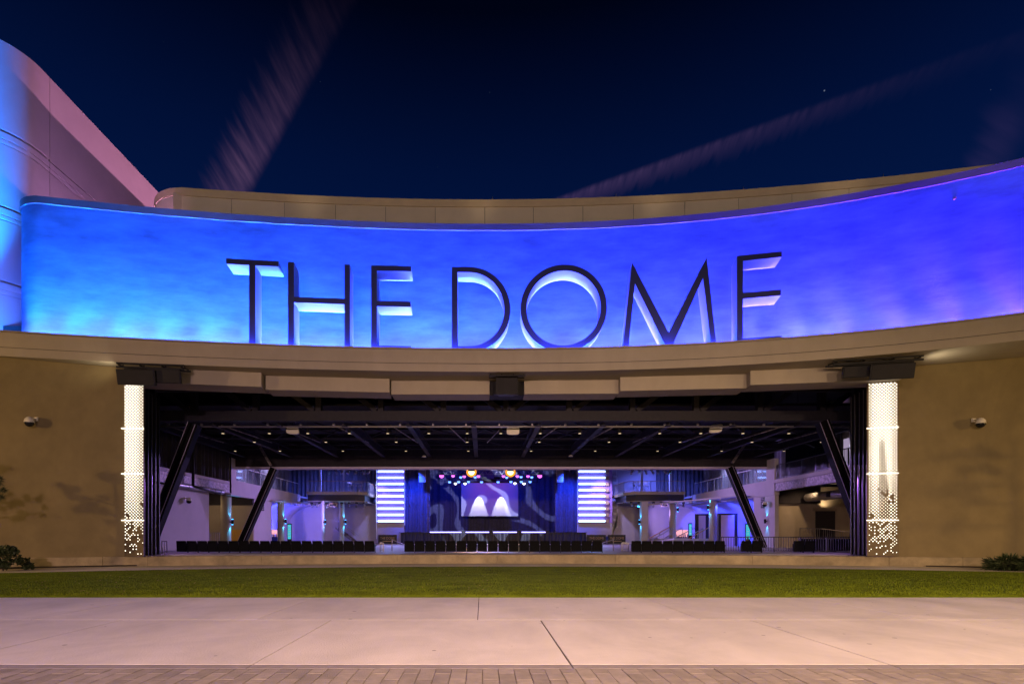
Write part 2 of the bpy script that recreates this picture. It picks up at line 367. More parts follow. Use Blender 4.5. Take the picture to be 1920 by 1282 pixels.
# lawn
YL0 = 12.0
def YLB(x): return YP(x)-2.9-.0035*(x-AX)**2*(1 if x < AX else .55)
xs = [ -30+60*i/80 for i in range(81)]
b = MB(); o = 0
for x in xs: b.v += [(x, YL0+.01, -.03), (x, YL0+.01, .022), (x, YLB(x), .03), (x, YLB(x), -.03)]
for i in range(80):
    for j in range(3): b.f.append((i*4+j, i*4+4+j, i*4+5+j, i*4+1+j)); b.s.append(False)
b.build('lawn', 'turf', kind='structure')
n = 150000
X = np.random.uniform(-22, 24, n); u = np.random.rand(n); YB = np.array([YLB(x) for x in np.linspace(-22, 24, 200)]); yb = np.interp(X, np.linspace(-22, 24, 200), YB)
Y = YL0+.012+(yb-YL0-.03)*u**1.7
ne = 14000; X[:ne] = np.random.uniform(-14, 16, ne); Y[:ne] = YL0+np.random.rand(ne)*.05
h = np.random.uniform(.018, .042, n); a = np.random.rand(n)*6.283; wv = .006+.004*np.random.rand(n)
lx = np.random.normal(0, .012, n); ly = np.random.normal(-.004, .012, n)
V = np.empty((n, 3, 3)); V[:, 0] = np.c_[X-np.cos(a)*wv, Y-np.sin(a)*wv, np.full(n, .02)]; V[:, 1] = np.c_[X+np.cos(a)*wv, Y+np.sin(a)*wv, np.full(n, .02)]; V[:, 2] = np.c_[X+lx, Y+ly, .022+h]
me = bpy.data.meshes.new('grass_blades'); me.from_pydata(V.reshape(-1, 3).tolist(), [], np.arange(3*n).reshape(-1, 3).tolist()); me.materials.append(MATS['turf_blade'])
o = bpy.data.objects.new('grass_blades', me); COL.objects.link(o); props(o, 'short green artificial turf blades covering the lawn', 'grass', None, 'stuff')
# fallen leaves and litter specks (uncountable)
b = MB()
for i in range(520):
    x = random.uniform(-19, 20) if random.random() < .45 else random.uniform(-14, 1); y = YL0+.1+(YLB(x)-YL0-.3)*random.random()**.8; s = random.uniform(.012, .035); t = random.random()*6.28
    z = .055; ca, sa = math.cos(t)*s, math.sin(t)*s
    b.add([(x-ca, y-sa, z), (x+sa*.6, y-ca*.6, z+.012), (x+ca, y+sa, z+.004), (x-sa*.6, y+ca*.6, z+.014)], [(0, 1, 2, 3)])
b.build('leaf_litter', 'leaf_litter', label='scattered dry leaf specks lying on the green lawn', cat='leaves', kind='stuff')
# path between lawn and plinth
b = MB(); o = 0
for x in xs: b.v += [(x, YLB(x)+.012, -.05), (x, YLB(x)+.012, .012), (x, YP(x)+.5, .012), (x, YP(x)+.5, -.05)]
for i in range(80):
    for j in range(3): b.f.append((i*4+j, i*4+4+j, i*4+5+j, i*4+1+j)); b.s.append(False)
b.build('path', 'path_concrete', kind='structure')
for sx, x0, x1 in ((-1, -30, -15.6), (1, 19.6, 32)):
    b = MB(); k = 24
    for i in range(k+1):
        x = x0+(x1-x0)*i/k; t = (x1-x)/(x1-x0) if sx < 0 else (x-x0)/(x1-x0); wd = min(1.9, .05+7*t*t+1.2*t)
        b.v += [(x, YP(x)-wd, .0), (x, YP(x)-wd, .03), (x, YP(x)-wd*.5, .07), (x, YP(x)+.3, .05)]
    for i in range(k):
        for j in range(3): b.f.append((i*4+j, i*4+4+j, i*4+5+j, i*4+1+j)); b.s.append(True)
    b.build('planting_bed', 'mulch', kind='structure')
# ================================================================== VENUE BUILDING (exterior)
ven = thing('venue_building', 'tan plaster concert venue with curved fascia, blue lit sign wall and wide open front', 'building', (1.2, 26, 0))
def arcpath(f, x0, x1, n=60): return [(x0+(x1-x0)*i/n, f(x0+(x1-x0)*i/n)) for i in range(n+1)]
ZF = .44
# plinth in cast lengths with narrow joints
px_cuts = [-32, -24, -16.9, -15.2, -10.5, -4.2, .72, 6.5, 12.8, 18.3, 20.9, 27, 34]
for a, c in zip(px_cuts[:-1], px_cuts[1:]):
    MB().sweep(arcpath(YP, a+.006, c-.006, 14), [(0, -.05), (0, ZF-.025), (-.025, ZF), (-1.0, ZF), (-1.0, -.05)]).build('plinth_block', 'plinth_concrete', ven)
# flanking walls
XWL, XWR = -15.86, 18.55
def YW(x): return YP(x)+.10
MB().sweep(arcpath(YW, -33, XWL, 30), [(0, ZF+.002), (0, 8.95), (-.45, 8.95), (-.45, ZF+.002)], True).build('flank_wall', 'tan_plaster', ven)
MB().sweep(arcpath(YW, XWR, 35, 30), [(0, ZF+.002), (0, 8.95), (-.45, 8.95), (-.45, ZF+.002)], True).build('flank_wall', 'tan_plaster', ven)
for x, s in ((XWL, 1), (XWR, -1)):                    # light metal corner trims
    MB().box(x-.035 if s > 0 else x-.05, x+.05 if s > 0 else x+.035, YW(x)-.012, YW(x)+.40, ZF+.004, 8.62).build('corner_trim', 'coping_metal', ven)
# soffit and fascia
fp = arcpath(YF, -34, 36, 90)
MB().sweep(fp, [(-.02, 8.96), (-.02, 9.02), (-4.6, 9.02), (-4.6, 8.96)]).build('soffit', 'fascia_plaster', ven)
MB().sweep(fp, [(0, 8.94), (0, 9.30), (-.3, 9.30), (-.3, 9.021), (-.03, 9.021), (-.03, 8.94)]).build('fascia', 'fascia_plaster', ven)
MB().sweep(fp, [(.0, 9.322), (.0, 9.93), (-.02, 9.95), (-.3, 9.95), (-.3, 9.322)]).build('fascia', 'fascia_plaster', ven)
MB().sweep(fp, [(-.02, 9.30), (-.02, 9.322), (-.28, 9.322), (-.28, 9.30)]).build('fascia_reveal', 'roof_black', ven)
MB().sweep(fp, [(.03, 9.952), (.03, 10.02), (-.32, 10.02), (-.32, 9.952)]).build('fascia_cap', 'coping_metal', ven)
MB().sweep(fp, [(-.33, 9.7), (-.33, 9.86), (-2.4, 9.86), (-2.4, 9.7)]).build('ledge', 'fascia_plaster', ven)
# sign wall with rounded left end
yc = YWALL(-20.5)+1.5
wpath = [(-22.0, yc+4), (-22.0, yc+1.5)]+[(-20.5+1.5*math.cos(R(180+i*7.5)), yc+1.5*math.sin(R(180+i*7.5))) for i in range(0, 13)]+arcpath(YWALL, -20.3, 34, 90)
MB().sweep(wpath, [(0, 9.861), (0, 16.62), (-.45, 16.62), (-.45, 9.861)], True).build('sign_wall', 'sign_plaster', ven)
MB().sweep(wpath, [(.07, 16.622), (.07, 16.95), (-.5, 16.95), (-.5, 16.622)], True).build('coping', 'coping_dark', ven)
MB().tube((PX(1789, 23.0), YWALL(PX(1789, 23))-.07, PZ(373, 23)), (PX(1789, 23.0), YWALL(PX(1789, 23))+.1, PZ(373, 23)), .05).build('wall_sensor', 'coping_metal', ven)
# roof parapet with panels
_pp = np.polyfit([-22, -16.9, -8, 1.4, 8, 16, 22, 28, 34], [29.2, 29.85, 30.7, 31.0, 30.7, 29.8, 29.0, 27.8, 26.3], 4)
def YPAR(x): return float(np.polyval(_pp, x))
ycp = YPAR(-16.9)+2.6
ppath = [(-19.5, ycp+8), (-19.5, ycp+2)]+[(-16.9+2.6*math.cos(R(180+i*7.5)), ycp+2.6*math.sin(R(180+i*7.5))) for i in range(0, 13)]
def dense(x0, x1, k=8): return [(x0+(x1-x0)*i/k, YPAR(x0+(x1-x0)*i/k)) for i in range(k+1)]
jx = []
for q in (330, 434, 533, 629, 723, 816, 909, 1000, 1093, 1188, 1284, 1385, 1485, 1592, 1705):
    x = PX(q, 30.5)
    for _ in range(6): x = PX(q, YPAR(x))
    jx.append(x)
jx += [jx[-1]+3.0, jx[-1]+6.2, jx[-1]+9.4]
pr = [(0, 12.0), (0, 20.40), (-.3, 20.40), (-.3, 12.0)]
MB().sweep(ppath+[(jx[0]-.02, YPAR(jx[0]))], pr, True).build('parapet_panel', 'panel_plaster', ven)
for a, c in zip(jx[:-1], jx[1:]): MB().sweep(dense(a+.012, c-.012), pr, True).build('parapet_panel', 'panel_plaster', ven)
full = ppath+dense(-16.7, jx[-1], 60)
MB().sweep(full, [(-.03, 12.0), (-.03, 20.40), (-.28, 20.40), (-.28, 12.0)]).build('parapet_backing', 'roof_black', ven)
MB().sweep(full, [(.06, 20.405), (.06, 20.83), (.02, 20.86), (-.4, 20.86), (-.4, 20.405)], True).build('parapet_coping', 'cap_paint', ven)
for q in (924, 1156, 1396, 1660):
    x = PX(q, 30.5)
    for _ in range(6): x = PX(q, YPAR(x))
    MB().tube((x, YPAR(x)+.15, 20.861), (x, YPAR(x)+.15, 21.12), .02, n=6).build('lightning_rod', 'rail_steel', ven)
# roof deck over hall, blocks light
MB().box(-29.8, 34.8, 27.2, 78, 11.65, 11.9).build('roof_deck', 'roof_black', ven)
# stepped lintel beams over the opening
segs = [((PX(235, 23.9), 23.95), (PX(490, 24.8), 24.8)), ((PX(497, 25.2), 25.25), (PX(730, 25.75), 25.77)), ((PX(733, 26.1), 26.1), (PX(918, 26.1), 26.1)),
        ((PX(983, 26.05), 26.05), (PX(1160, 25.95), 25.95)), ((PX(1163, 25.5), 25.5), (PX(1400, 25.0), 25.0)), ((PX(1407, 24.5), 24.5), (PX(1690, 23.6), 23.6))]
for a, c in segs:
    MB().sweep([a, c], [(0, 8.29), (0, 8.958), (-1.2, 8.958), (-1.2, 8.29)]).build('lintel_beam', 'fascia_plaster', ven, bevel=.012)
MB().box(PX(918, 26.2)+.01, PX(983, 26.2)-.01, 26.25, 27.2, 8.29, 8.958).build('lintel_beam', 'roof_black', ven)
MB().box(-17, 19, 26.0+1.25, 26.0+1.5, 8.75, 11.6).build('lintel_backing', 'roof_black', ven)
# ---------------------------------------------------------------- tall neighbouring hall block
tow = thing('tower_block', 'tall plaster block with rounded corner and reveals rising behind the sign wall', 'building', (-26, 30, 0))
tarc = [(-25.3+2.5*math.cos(R(270+i*5)), 27.6+2.5*math.sin(R(270+i*5))) for i in range(0, 19)]
tp = []; zb = [8.0]
for z in (13.75, 17.38, 21.08): zb += [z]
def band(z0, z1, top=False):
    if top: return [(0, z0), (0, 25.48), (-.4, 25.5), (-.4, z0)]
    return [(0, z0), (0, z1-.62), (-.03, z1-.60), (-.03, z1-.57), (0, z1-.55), (0, z1-.38), (-.03, z1-.36), (-.03, z1-.33), (0, z1-.31), (0, z1-.02), (-.05, z1), (-.4, z1), (-.4, z0)]
front = [(-46, 25.1), (-25.4, 25.1)]+tarc+[(-22.8, 28.08)]
side = [(-22.8, 28.11), (-22.8, 33), (-22.8, 40), (-22.8, 62)]
cuts = [8.0, 13.72, 17.35, 21.05, 25.5]
for k in range(4):
    pr2 = band(cuts[k]+.10, cuts[k+1], k == 3)
    MB().sweep(front, pr2, True).build('wall_band', 'tower_plaster', tow)
    MB().sweep(side, band(cuts[k]+.03, cuts[k+1], k == 3), True).build('wall_band', 'tower_plaster', tow)
MB().sweep([(-46, 25.1), (-25.4, 25.1)]+tarc+[(-22.8, 62)], [(-.14, 7.9), (-.14, 25.3), (-.38, 25.3), (-.38, 7.9)]).build('wall_core', 'interior_brown', tow)
# ---------------------------------------------------------------- sign letters
LD = 1.0; LZ0, LZ1 = 10.04, 14.02
def letter(ch, pxc, outline_px, hole=None, label=''):
    Xc = PX(pxc, 24.6)
    for _ in range(8): Xc = PX(pxc, YF(Xc)+.5)
    Yc = YF(Xc)+.5; s = slopeF(Xc); t = Vector((1, s, 0)).normalized(); nn = Vector((t.y, -t.x, 0)); C0 = Vector((Xc, Yc, 0))
    def pt(px, py=None, z=None):
        d = Vector(((px-VX)/F, 1, 0)); k = C0.dot(nn)/d.dot(nn); p = d*k
        zz = z if z is not None else CH+(VY-py)/F*k
        return Vector((p.x, p.y, zz))
    rt = thing('sign_letter', label, 'letter', (Xc, Yc, LZ0), 'giant letters standing on the ledge')
    return rt, pt, t, nn, C0
def letter_mesh(rt, polys, nn, t):
    """polys: list of rings (outer or closed strips) as lists of 3d points on the front plane"""
    back = -nn*LD
    bf = MB(); bs = MB()
    for ring in polys:
        n = len(ring); bf.prism([p-nn*0 for p in ring], -nn*.03)
        bs.prism([p-nn*.0305 for p in ring], -nn*(LD-.03))
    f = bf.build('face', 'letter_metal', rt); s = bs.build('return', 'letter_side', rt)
def rects_letter(ch, pxc, rects, label):
    rt, pt, t, nn, C0 = letter(ch, pxc, None, label=label)
    polys = []
    for (a, c, z0, z1) in rects: polys.append([pt(a, z=z0), pt(c, z=z0), pt(c, z=z1), pt(a, z=z1)])
    letter_mesh(rt, polys, nn, t)
ST = .235
def union(pts): return pts
def poly_letter(pxc, pts, label, holes=None):
    rt, pt, t, nn, C0 = letter('', pxc, None, label=label)
    ring = [pt(a, z=z) for a, z in pts]
    letter_mesh(rt, [ring], nn, t)
B, T = LZ0, LZ1
poly_letter(473, [(467, B), (478.5, B), (478.5, T-ST), (522, T-ST), (522, T), (424, T), (424, T-ST), (467, T-ST)], 'giant dark letter T with a wide flat top bar, opening the sign')
poly_letter(598, [(540, B), (551, B), (551, 12.17), (646, 12.17), (646, B), (656, B), (656, T), (646, T), (646, 12.42), (551, 12.42), (551, T), (540, T)], 'giant dark letter H between the T and an E')
poly_letter(734, [(696, B), (771, B), (771, B+ST), (706.5, B+ST), (706.5, 12.12), (770, 12.12), (770, 12.36), (706.5, 12.36), (706.5, T-ST), (771, T-ST), (771, T), (696, T)], 'giant dark letter E beside the H, before the gap between words')
def curved_letter(pxc, outer, inner, label):
    rt, pt, t, nn, C0 = letter('', pxc, None, label=label)
    k = len(outer); bf = MB(); bs = MB()
    def ringband(mb, d0, d1):
        o = len(mb.v)
        for ring in (outer, inner):
            for a, z in ring: mb.v.append(tuple(pt(a, z=z)-nn*d0))
        for ring in (outer, inner):
            for a, z in ring: mb.v.append(tuple(pt(a, z=z)-nn*d1))
        for i in range(k):
            j = (i+1) % k
            mb.f += [(o+i, o+j, o+k+j, o+k+i), (o+2*k+i, o+3*k+i, o+3*k+j, o+2*k+j), (o+i, o+2*k+i, o+2*k+j, o+j), (o+k+i, o+k+j, o+3*k+j, o+3*k+i)]
            mb.s += [False, False, True, True]
    ringband(bf, 0, .03); ringband(bs, .0305, LD)
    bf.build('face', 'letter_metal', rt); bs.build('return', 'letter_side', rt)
def ring_D(x0, xc, rx, z0, z1, n=40):
    pts = [(x0, z0), (x0, z1)]; m = (z0+z1)/2; h = (z1-z0)/2
    for i in range(n+1):
        a_ = math.pi/2-math.pi*i/n; pts.append((xc+rx*math.cos(a_), m+h*math.sin(a_)))
    return pts
curved_letter(900, ring_D(847, 880, 77, B, T), ring_D(857.5, 880, 66, B+ST+.02, T-ST), 'giant dark letter D with a round bowl, opening the second word')
def ring_O(xc, rx, z0, z1, n=72): return [(xc+rx*math.cos(2*math.pi*i/n), (z0+z1)/2+(z1-z0)/2*math.sin(2*math.pi*i/n)) for i in range(n)]
curved_letter(1057, ring_O(1057, 81, B-.02, T+.07), ring_O(1057, 70, B+.26, T-.20), 'giant dark round letter O between the D and the M')
poly_letter(1255, [(1167.5, B), (1185, T+.06), (1254.4, 10.72), (1325, T+.06), (1343.6, B), (1334, B), (1318.5, 13.18), (1259, B), (1250, B), (1190.6, 13.12), (1178, B)], 'giant dark pointed letter M between the O and the last E')
poly_letter(1424, [(1382, B), (1466, B), (1466, B+ST), (1393, B+ST), (1393, 12.08), (1464.5, 12.08), (1464.5, 12.33), (1393, 12.33), (1393, T-ST), (1466, T-ST), (1466, T), (1382, T)], 'giant dark letter E after the M, closing the sign')
# ---------------------------------------------------------------- backlit perforated pylons at the opening
def pylon(xa, ya, xb, yb, label, seed, bare):
    rnd = random.Random(seed)
    a, c = Vector((xa, ya, 0)), Vector((xb, yb, 0)); d = c-a; wd = d.length; d.normalize(); nn = Vector((d.y, -d.x, 0))
    rt = thing('perforated_light_pylon', label, 'light panel', ((xa+xb)/2, (ya+yb)/2, ZF))
    z0, z1 = ZF+.004, 8.28
    zc = [z0, PZ(975, ya), PZ(888, ya), PZ(803, ya), z1]
    for q0, q1 in zip(zc[:-1], zc[1:]):
        MB().obox((a+c)/2-nn*.05+Vector((0, 0, (q0+q1)/2)), d, nn, Vector((0, 0, 1)), wd/2, .03, (q1-q0)/2-.012).build('perforated_sheet', 'bronze_sheet', rt)
    for z in zc[1:-1]:
        MB().obox((a+c)/2+d*(.02*math.copysign(1, -xa))+nn*.0+Vector((0, 0, z)), d, nn, Vector((0, 0, 1)), wd/2-.015, .05, .02).build('glass_fin', 'fin_light', rt)
    b = MB(); sp = .1415; cols = int(wd/sp); x_off = (wd-(cols-.5)*sp)/2
    rows = int((z1-z0-.1)/(sp/2))
    for j in range(rows):
        z = z0+.12+j*sp/2; f = (z-z0)/(z1-z0)
        for i in range(cols):
            u_ = x_off+i*sp+(sp/2 if j % 2 else 0)-.0
            if u_ > wd-.03: continue
            f2 = f
            prob = min(1, max(.16, (f-.02)/.26+.22))
            ux = u_/wd
            if bare and f < .62: prob *= 1-.0*ux
            # slow patches where perforations thin out
            ptch = math.sin(ux*3.1+seed)*math.cos(f*19+seed*2)+math.sin(f*31+ux*5)
            if f < .42: prob *= 1-.28*max(0, min(1, ptch))
            if rnd.random() > prob: continue
            r = .025+.012*min(1, max(0, (f-.12)/.42))
            if bare and .22 < f < .66 and abs(ux-(.52-.25*(f-.4))) < .16*(1.25-f): r *= .66
            if ux > .80 or ux < .18: r *= .78
            p = a+d*u_+nn*(-.017)+Vector((0, 0, z)); o = len(b.v); m = 8
            for k in range(m):
                t_ = 2*math.pi*k/m; b.v.append(tuple(p+d*(r*math.cos(t_))+Vector((0, 0, r*math.sin(t_)))))
            b.f.append(tuple(o+k for k in range(m))); b.s.append(False)
    b.build('lit_perforation', 'dot_light', rt, kind='stuff')
    return rt
pylon(PX(226.5, 24.0), 24.02, PX(268, 24.0), 24.02, 'narrow backlit perforated pylon beside the black folded doors and the tower block side', 3, False)
pylon(PX(1626, 24.1), 24.1, PX(1686, 23.8), 23.80, 'wide backlit perforated pylon with a darker streak through its dots', 8, True)
# ---------------------------------------------------------------- loudspeaker clusters under the soffit
def speaker_box(rt, c, ax, w, h, dpt, tilt, name='cabinet'):
    """tapered cabinet seen from the front, ax = plan direction"""
    ax = Vector(ax).normalized(); nn = Vector((ax.y, -ax.x, 0)); c = Vector(c)
    q = Quaternion(ax, R(tilt)); up = q @ Vector((0, 0, 1)); fr = q @ nn
    fw, bw = w/2, w/2*.62
    pts = []
    for y_, ww in ((dpt/2, fw), (-dpt/2, bw)):
        for z_ in (-h/2, h/2):
            pts.append([c+ax*(-ww)+fr*y_+up*z_, c+ax*ww+fr*y_+up*z_])
    v = [pts[0][0], pts[0][1], pts[1][1], pts[1][0], pts[2][0], pts[2][1], pts[3][1], pts[3][0]]
    cab = MB().add(v, [(0, 1, 2, 3), (5, 4, 7, 6), (0, 4, 5, 1), (2, 6, 7, 3), (1, 5, 6, 2), (0, 3, 7, 4)]).build(name, 'black_metal', rt, bevel=.02)
    g = MB().obox(c+fr*(dpt/2+.012), ax, fr, up, fw*.93, .01, h/2*.9); g.build('grille', 'roof_black', cab)
def cluster(pl, pr, Y, yt, boxes, label, slope=0.0):
    xl, xr = PX(pl, Y), PX(pr, Y)
    rt = thing('loudspeaker_cluster', label, 'loudspeaker', ((xl+xr)/2, Y, PZ(yt, Y)-.9))
    ax = Vector((xr-xl, slope*(xr-xl), 0)).normalized(); c0 = Vector(((xl+xr)/2, Y, 0)); hw = (xr-xl)/2
    for dy, dz in ((-.25, 0), (.25, -.10), (-.25, -.16)):
        a = c0-ax*hw+Vector((0, dy, PZ(yt, Y)+dz)); c = c0+ax*hw+Vector((0, dy, PZ(yt, Y)+dz))
        MB().bar(a, c, .07).build('hanging_pipe', 'black_metal', rt)
    for k in (-.92, -.3, .35, .92):
        p = c0+ax*(hw*k); MB().bar(p+Vector((0, -.3, PZ(yt, Y)-.08)), p+Vector((0, .3, PZ(yt, Y)-.02)), .05).build('hanging_clamp', 'black_metal', rt)
        MB().tube(p+Vector((0, 0, PZ(yt, Y)-.02)), p+Vector((0, 0, 8.965)), .02, n=6).build('hanging_rod', 'black_metal', rt)
    for (x0, y0, x1, y1, yy, tl, dp) in boxes:
        c = Vector(((PX(x0, yy)+PX(x1, yy))/2, yy, PZ((y0+y1)/2, yy))); speaker_box(rt, c, ax, PX(x1, yy)-PX(x0, yy), (y1-y0)/F*yy, dp, tl)
    return rt
cluster(230, 348, 23.55, 686.5, [(230, 694, 297, 722, 23.3, 14, .8), (289, 693, 343, 718, 23.55, 14, .7)], 'black loudspeaker pair hanging above the narrow lit pylon', .12)
cluster(1563, 1712, 23.0, 675.0, [(1627, 683, 1701, 711, 22.8, 14, .8), (1577, 687, 1628, 707, 23.2, 14, .7)], 'black loudspeaker pair hanging above the wide lit pylon', -.2)
hc = cluster(917, 984, 25.3, 700.5, [(929, 706, 970, 741, 25.7, 6, .7)], 'single black loudspeaker hanging at the middle of the lintel')
MB().box(PX(926, 26.15), PX(972, 26.15), 26.02, 26.22, 8.27, 8.9).build('mounting_plate', 'black_metal', hc)
# ---------------------------------------------------------------- dome security cameras
def dome_camera(p, nrm, label, s=1.0, group=None):
    p = Vector(p); nrm = Vector(nrm).normalized()
    rt = thing('dome_security_camera', label, 'camera', tuple(p+nrm*.3*s-Vector((0, 0, .3*s))))
    MB().bar(p, p+nrm*.06*s, .16*s).build('wall_plate', 'camera_white', rt)
    MB().tube(p+nrm*.05*s, p+nrm*.33*s+Vector((0, 0, .01)), .035*s).build('arm', 'camera_white', rt)
    c = p+nrm*.33*s
    MB().lathe(c, [(.05*s, .04*s), (.11*s, .0), (.165*s, -.07*s), (.185*s, -.16*s), (.185*s, -.2*s)], 18).build('hood', 'camera_white', rt)
    MB().lathe(c, [(.165*s, -.201*s), (.165*s, -.26*s), (.14*s, -.32*s), (.08*s, -.37*s), (.02*s, -.385*s)], 18).build('dome_lens', 'dark_glass', rt)
def on_flank(px, py):
    x = PX(px, 23.5)
    for _ in range(8): x = PX(px, YW(x))
    return (x, YW(x), PZ(py, YW(x)))
dome_camera(on_flank(69, 786), (-.15, -1, 0), 'white dome security camera on the tan wall beside the narrow pylon', 1.0)
dome_camera(on_flank(1824, 788), (.1, -1, 0), 'white dome security camera on the tan wall beside the wide pylon', 1.0)
# ================================================================== INTERIOR: shell of the hall
def ibox(name, m, par, x0, x1, y0, y1, z0, z1, **k): return MB().box(x0, x1, y0, y1, z0, z1).build(name, m, par, **k)
def fbox(name, m, par, px0, py0, px1, py1, Y, t=.1, **k):     # a box whose front face was measured at depth Y
    return MB().box(PX(px0, Y), PX(px1, Y), Y, Y+t, PZ(py1, Y), PZ(py0, Y)).build(name, m, par, **k)
hall = thing('hall_interior', 'concert hall interior behind the open front with plaster side walls and polished floor', 'hall', (1.4, 45, ZF))
XL, XR = -19.5, 22.4
ibox('hall_floor', 'floor_concrete', hall, -29.5, 34, 26.9, 77, ZF-.3, ZF-.008)
ibox('rear_wall', 'roof_black', hall, -30, 35, 77, 77.3, 0, 11.6)
ibox('outer_wall', 'roof_black', hall, -30, -29.6, 24.5, 77, ZF, 11.6); ibox('outer_wall', 'roof_black', hall, 34.4, 34.8, 24.5, 77, ZF, 11.6)
# inner returns behind the flanking walls
ibox('return_wall', 'roof_black', hall, -29, -16.6, 26.0, 26.2, ZF, 11.6); ibox('return_wall', 'roof_black', hall, 19.0, 34, 26.0, 26.2, ZF, 11.6)
# ---- left side wall with recess
ibox('side_wall', 'interior_plaster', hall, XL-.3, XL, 27.0, 38.0, ZF, 4.5)
ibox('edge_beam', 'steel_beam', hall, XL-.25, XL+.12, 28, 41.2, 4.62, 5.30); ibox('edge_beam', 'interior_plaster', hall, XL-.35, XL+.18, 28, 41.2, 5.302, 5.5)
MB().curtain((XL-.1, 28.0), (XL-.1, 41.6), 5.5, 11.6, .09, .5).build('drape', 'black_curtain', hall)
MB().curtain((-17.0, 27.6), (XL-.1, 28.6), 5.3, 11.6, .09, .5).build('drape', 'black_curtain', hall)
ibox('recess_wall', 'interior_brown', hall, -25.2, -25, 38, 45.3, ZF, 5.2); ibox('recess_wall', 'interior_brown', hall, -25, XL-.302, 37.8, 37.99, ZF, 5.2)
ibox('recess_wall', 'interior_brown', hall, -25, XL-.002, 45.3, 45.5, ZF, 3.95); ibox('recess_bulkhead', 'black_curtain', hall, -25, XL-.002, 45.2, 45.5, 3.955, 5.55)
ibox('recess_ceiling', 'roof_black', hall, -25, XL-.3, 38.2, 45.2, 5.25, 5.5)
fbox('door', 'door_yellow', hall, 433.5, 992.5, 462, 1028, 45.25, .05)
ibox('side_wall', 'interior_plaster', hall, XL-.3, XL, 45.55, 49.3, ZF, 4.48)
ibox('pier', 'interior_plaster', hall, XL-.3, XL+.02, 41.3, 42.2, 5.55, 7.4)
ibox('balcony_band', 'interior_plaster', hall, XL-.35, XL+.03, 41.25, 57.0, 4.5, 5.72)
MB().curtain((XL-1.4, 42.2), (XL-1.4, 57.5), 5.6, 11.6, .10, .55).build('drape', 'grey_curtain', hall)
ibox('balcony_floor', 'floor_concrete', hall, XL-6, XL-.36, 41.25, 62, 5.5, 5.68)
# vault behind the lower left arcade
def vault(xc, s, label_mat, y0, y1, rx, rz, zbase, ztop):
    b = MB(); k = 18; o = 0; pts = []
    for i in range(k+1):
        t = math.pi/2*i/k; pts.append((xc-s*rx*math.cos(t), zbase+rz*math.sin(t)))
    pts = [(xc-s*rx, ZF)]+pts
    for y in (y0, y1):
        for x, z in pts: b.v.append((x, y, z))
    m = len(pts)
    for i in range(m-1): b.f.append((i, i+1, m+i+1, m+i)); b.s.append(True)
    b.build('vault', label_mat, hall)
vault(-18.8, 1, 'interior_plaster', 49.4, 60, 3.0, 2.3, 2.4, 4.7)
ibox('arcade_wall', 'interior_plaster', hall, -28, PX(603.5, 60), 60.05, 60.3, ZF, 5.2)
ibox('rear_side_wall', 'interior_plaster', hall, PX(600, 63), PX(706, 63), 63, 63.2, ZF, 5.1)
MB().curtain((-26, 63.4), (-12.2, 64), 5.0, 11.5, .1, .5).build('drape', 'grey_curtain', hall)
MB().curtain((15.2, 64), (28, 63.4), 5.0, 11.5, .1, .5).build('drape', 'grey_curtain', hall)
# ---- right side wall with upper gallery
ibox('side_wall', 'interior_plaster', hall, XR, XR+.3, 40.9, 44.1, ZF, 4.48)
ibox('balcony_band', 'interior_plaster', hall, XR-.03, XR+.35, 40.9, 57.0, 4.5, 5.70)
ibox('pier', 'interior_plaster', hall, XR-.02, XR+.3, 40.9, 42.1, 5.702, 7.3)
MB().curtain((XR+1.4, 42), (XR+1.4, 57.5), 5.6, 11.6, .10, .55).build('drape', 'grey_curtain', hall)
ibox('balcony_floor', 'floor_concrete', hall, XR+.36, XR+6, 41, 62, 5.5, 5.68)
vault(21.6, -1, 'interior_plaster', 44.2, 60, 3.4, 2.4, 2.3, 4.7)
ibox('arcade_wall', 'interior_plaster', hall, PX(1213, 60), 30, 60.05, 60.3, ZF, 5.2)
ibox('rear_side_wall', 'interior_plaster', hall, PX(1083, 64), PX(1225, 64), 63, 63.2, ZF, 9.8)
ibox('edge_beam', 'steel_beam', hall, XR-.12, XR+.25, 29, 40.6, 4.75, 5.35); ibox('gallery_slab', 'interior_plaster', hall, XR-.2, XR+6, 29, 40.88, 5.36, 5.62)
ibox('recess_wall', 'interior_brown', hall, XR+.31, 31, 43.0, 43.2, ZF, 5.3); ibox('recess_wall', 'interior_brown', hall, 29.6, 29.8, 28, 43, ZF, 5.3)
ibox('recess_bulkhead', 'black_curtain', hall, XR+.31, 27, 42.6, 42.99, 3.95, 5.3)
ibox('gallery_wall', 'interior_brown', hall, XR+4.2, XR+4.4, 29, 41, 5.63, 11.6)
for i, (y0, y1, m) in enumerate(((40.2, 39.0, 'black_curtain'), (38.2, 36.2, 'black_curtain'))): MB().curtain((XR+3.9, y0), (XR+3.9, y1), 5.65, 9.6, .12, .5).build('drape', m, hall)
ibox('gallery_pier', 'white_paint', hall, XR+2.9, XR+3.3, 36.0, 36.8, 5.63, 9.7)
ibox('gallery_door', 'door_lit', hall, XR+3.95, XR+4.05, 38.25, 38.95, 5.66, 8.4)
fbox('double_door', 'stage_black', hall, 1530, 957, 1566, 1030, 42.9, .08); fbox('door_header', 'coping_metal', hall, 1527, 952, 1569, 957.5, 42.8, .15)
for a, c, y0 in ((1305, 1329, 963), (1347, 1383, 962)):
    Yd = 52 if a < 1340 else 47.5
    fbox('double_door', 'stage_black', hall, a, y0, c, 1026, Yd, .3); fbox('door_leaf', 'violet_panel', hall, a+5, y0+3, c-6, 1026, Yd-.03, .02)
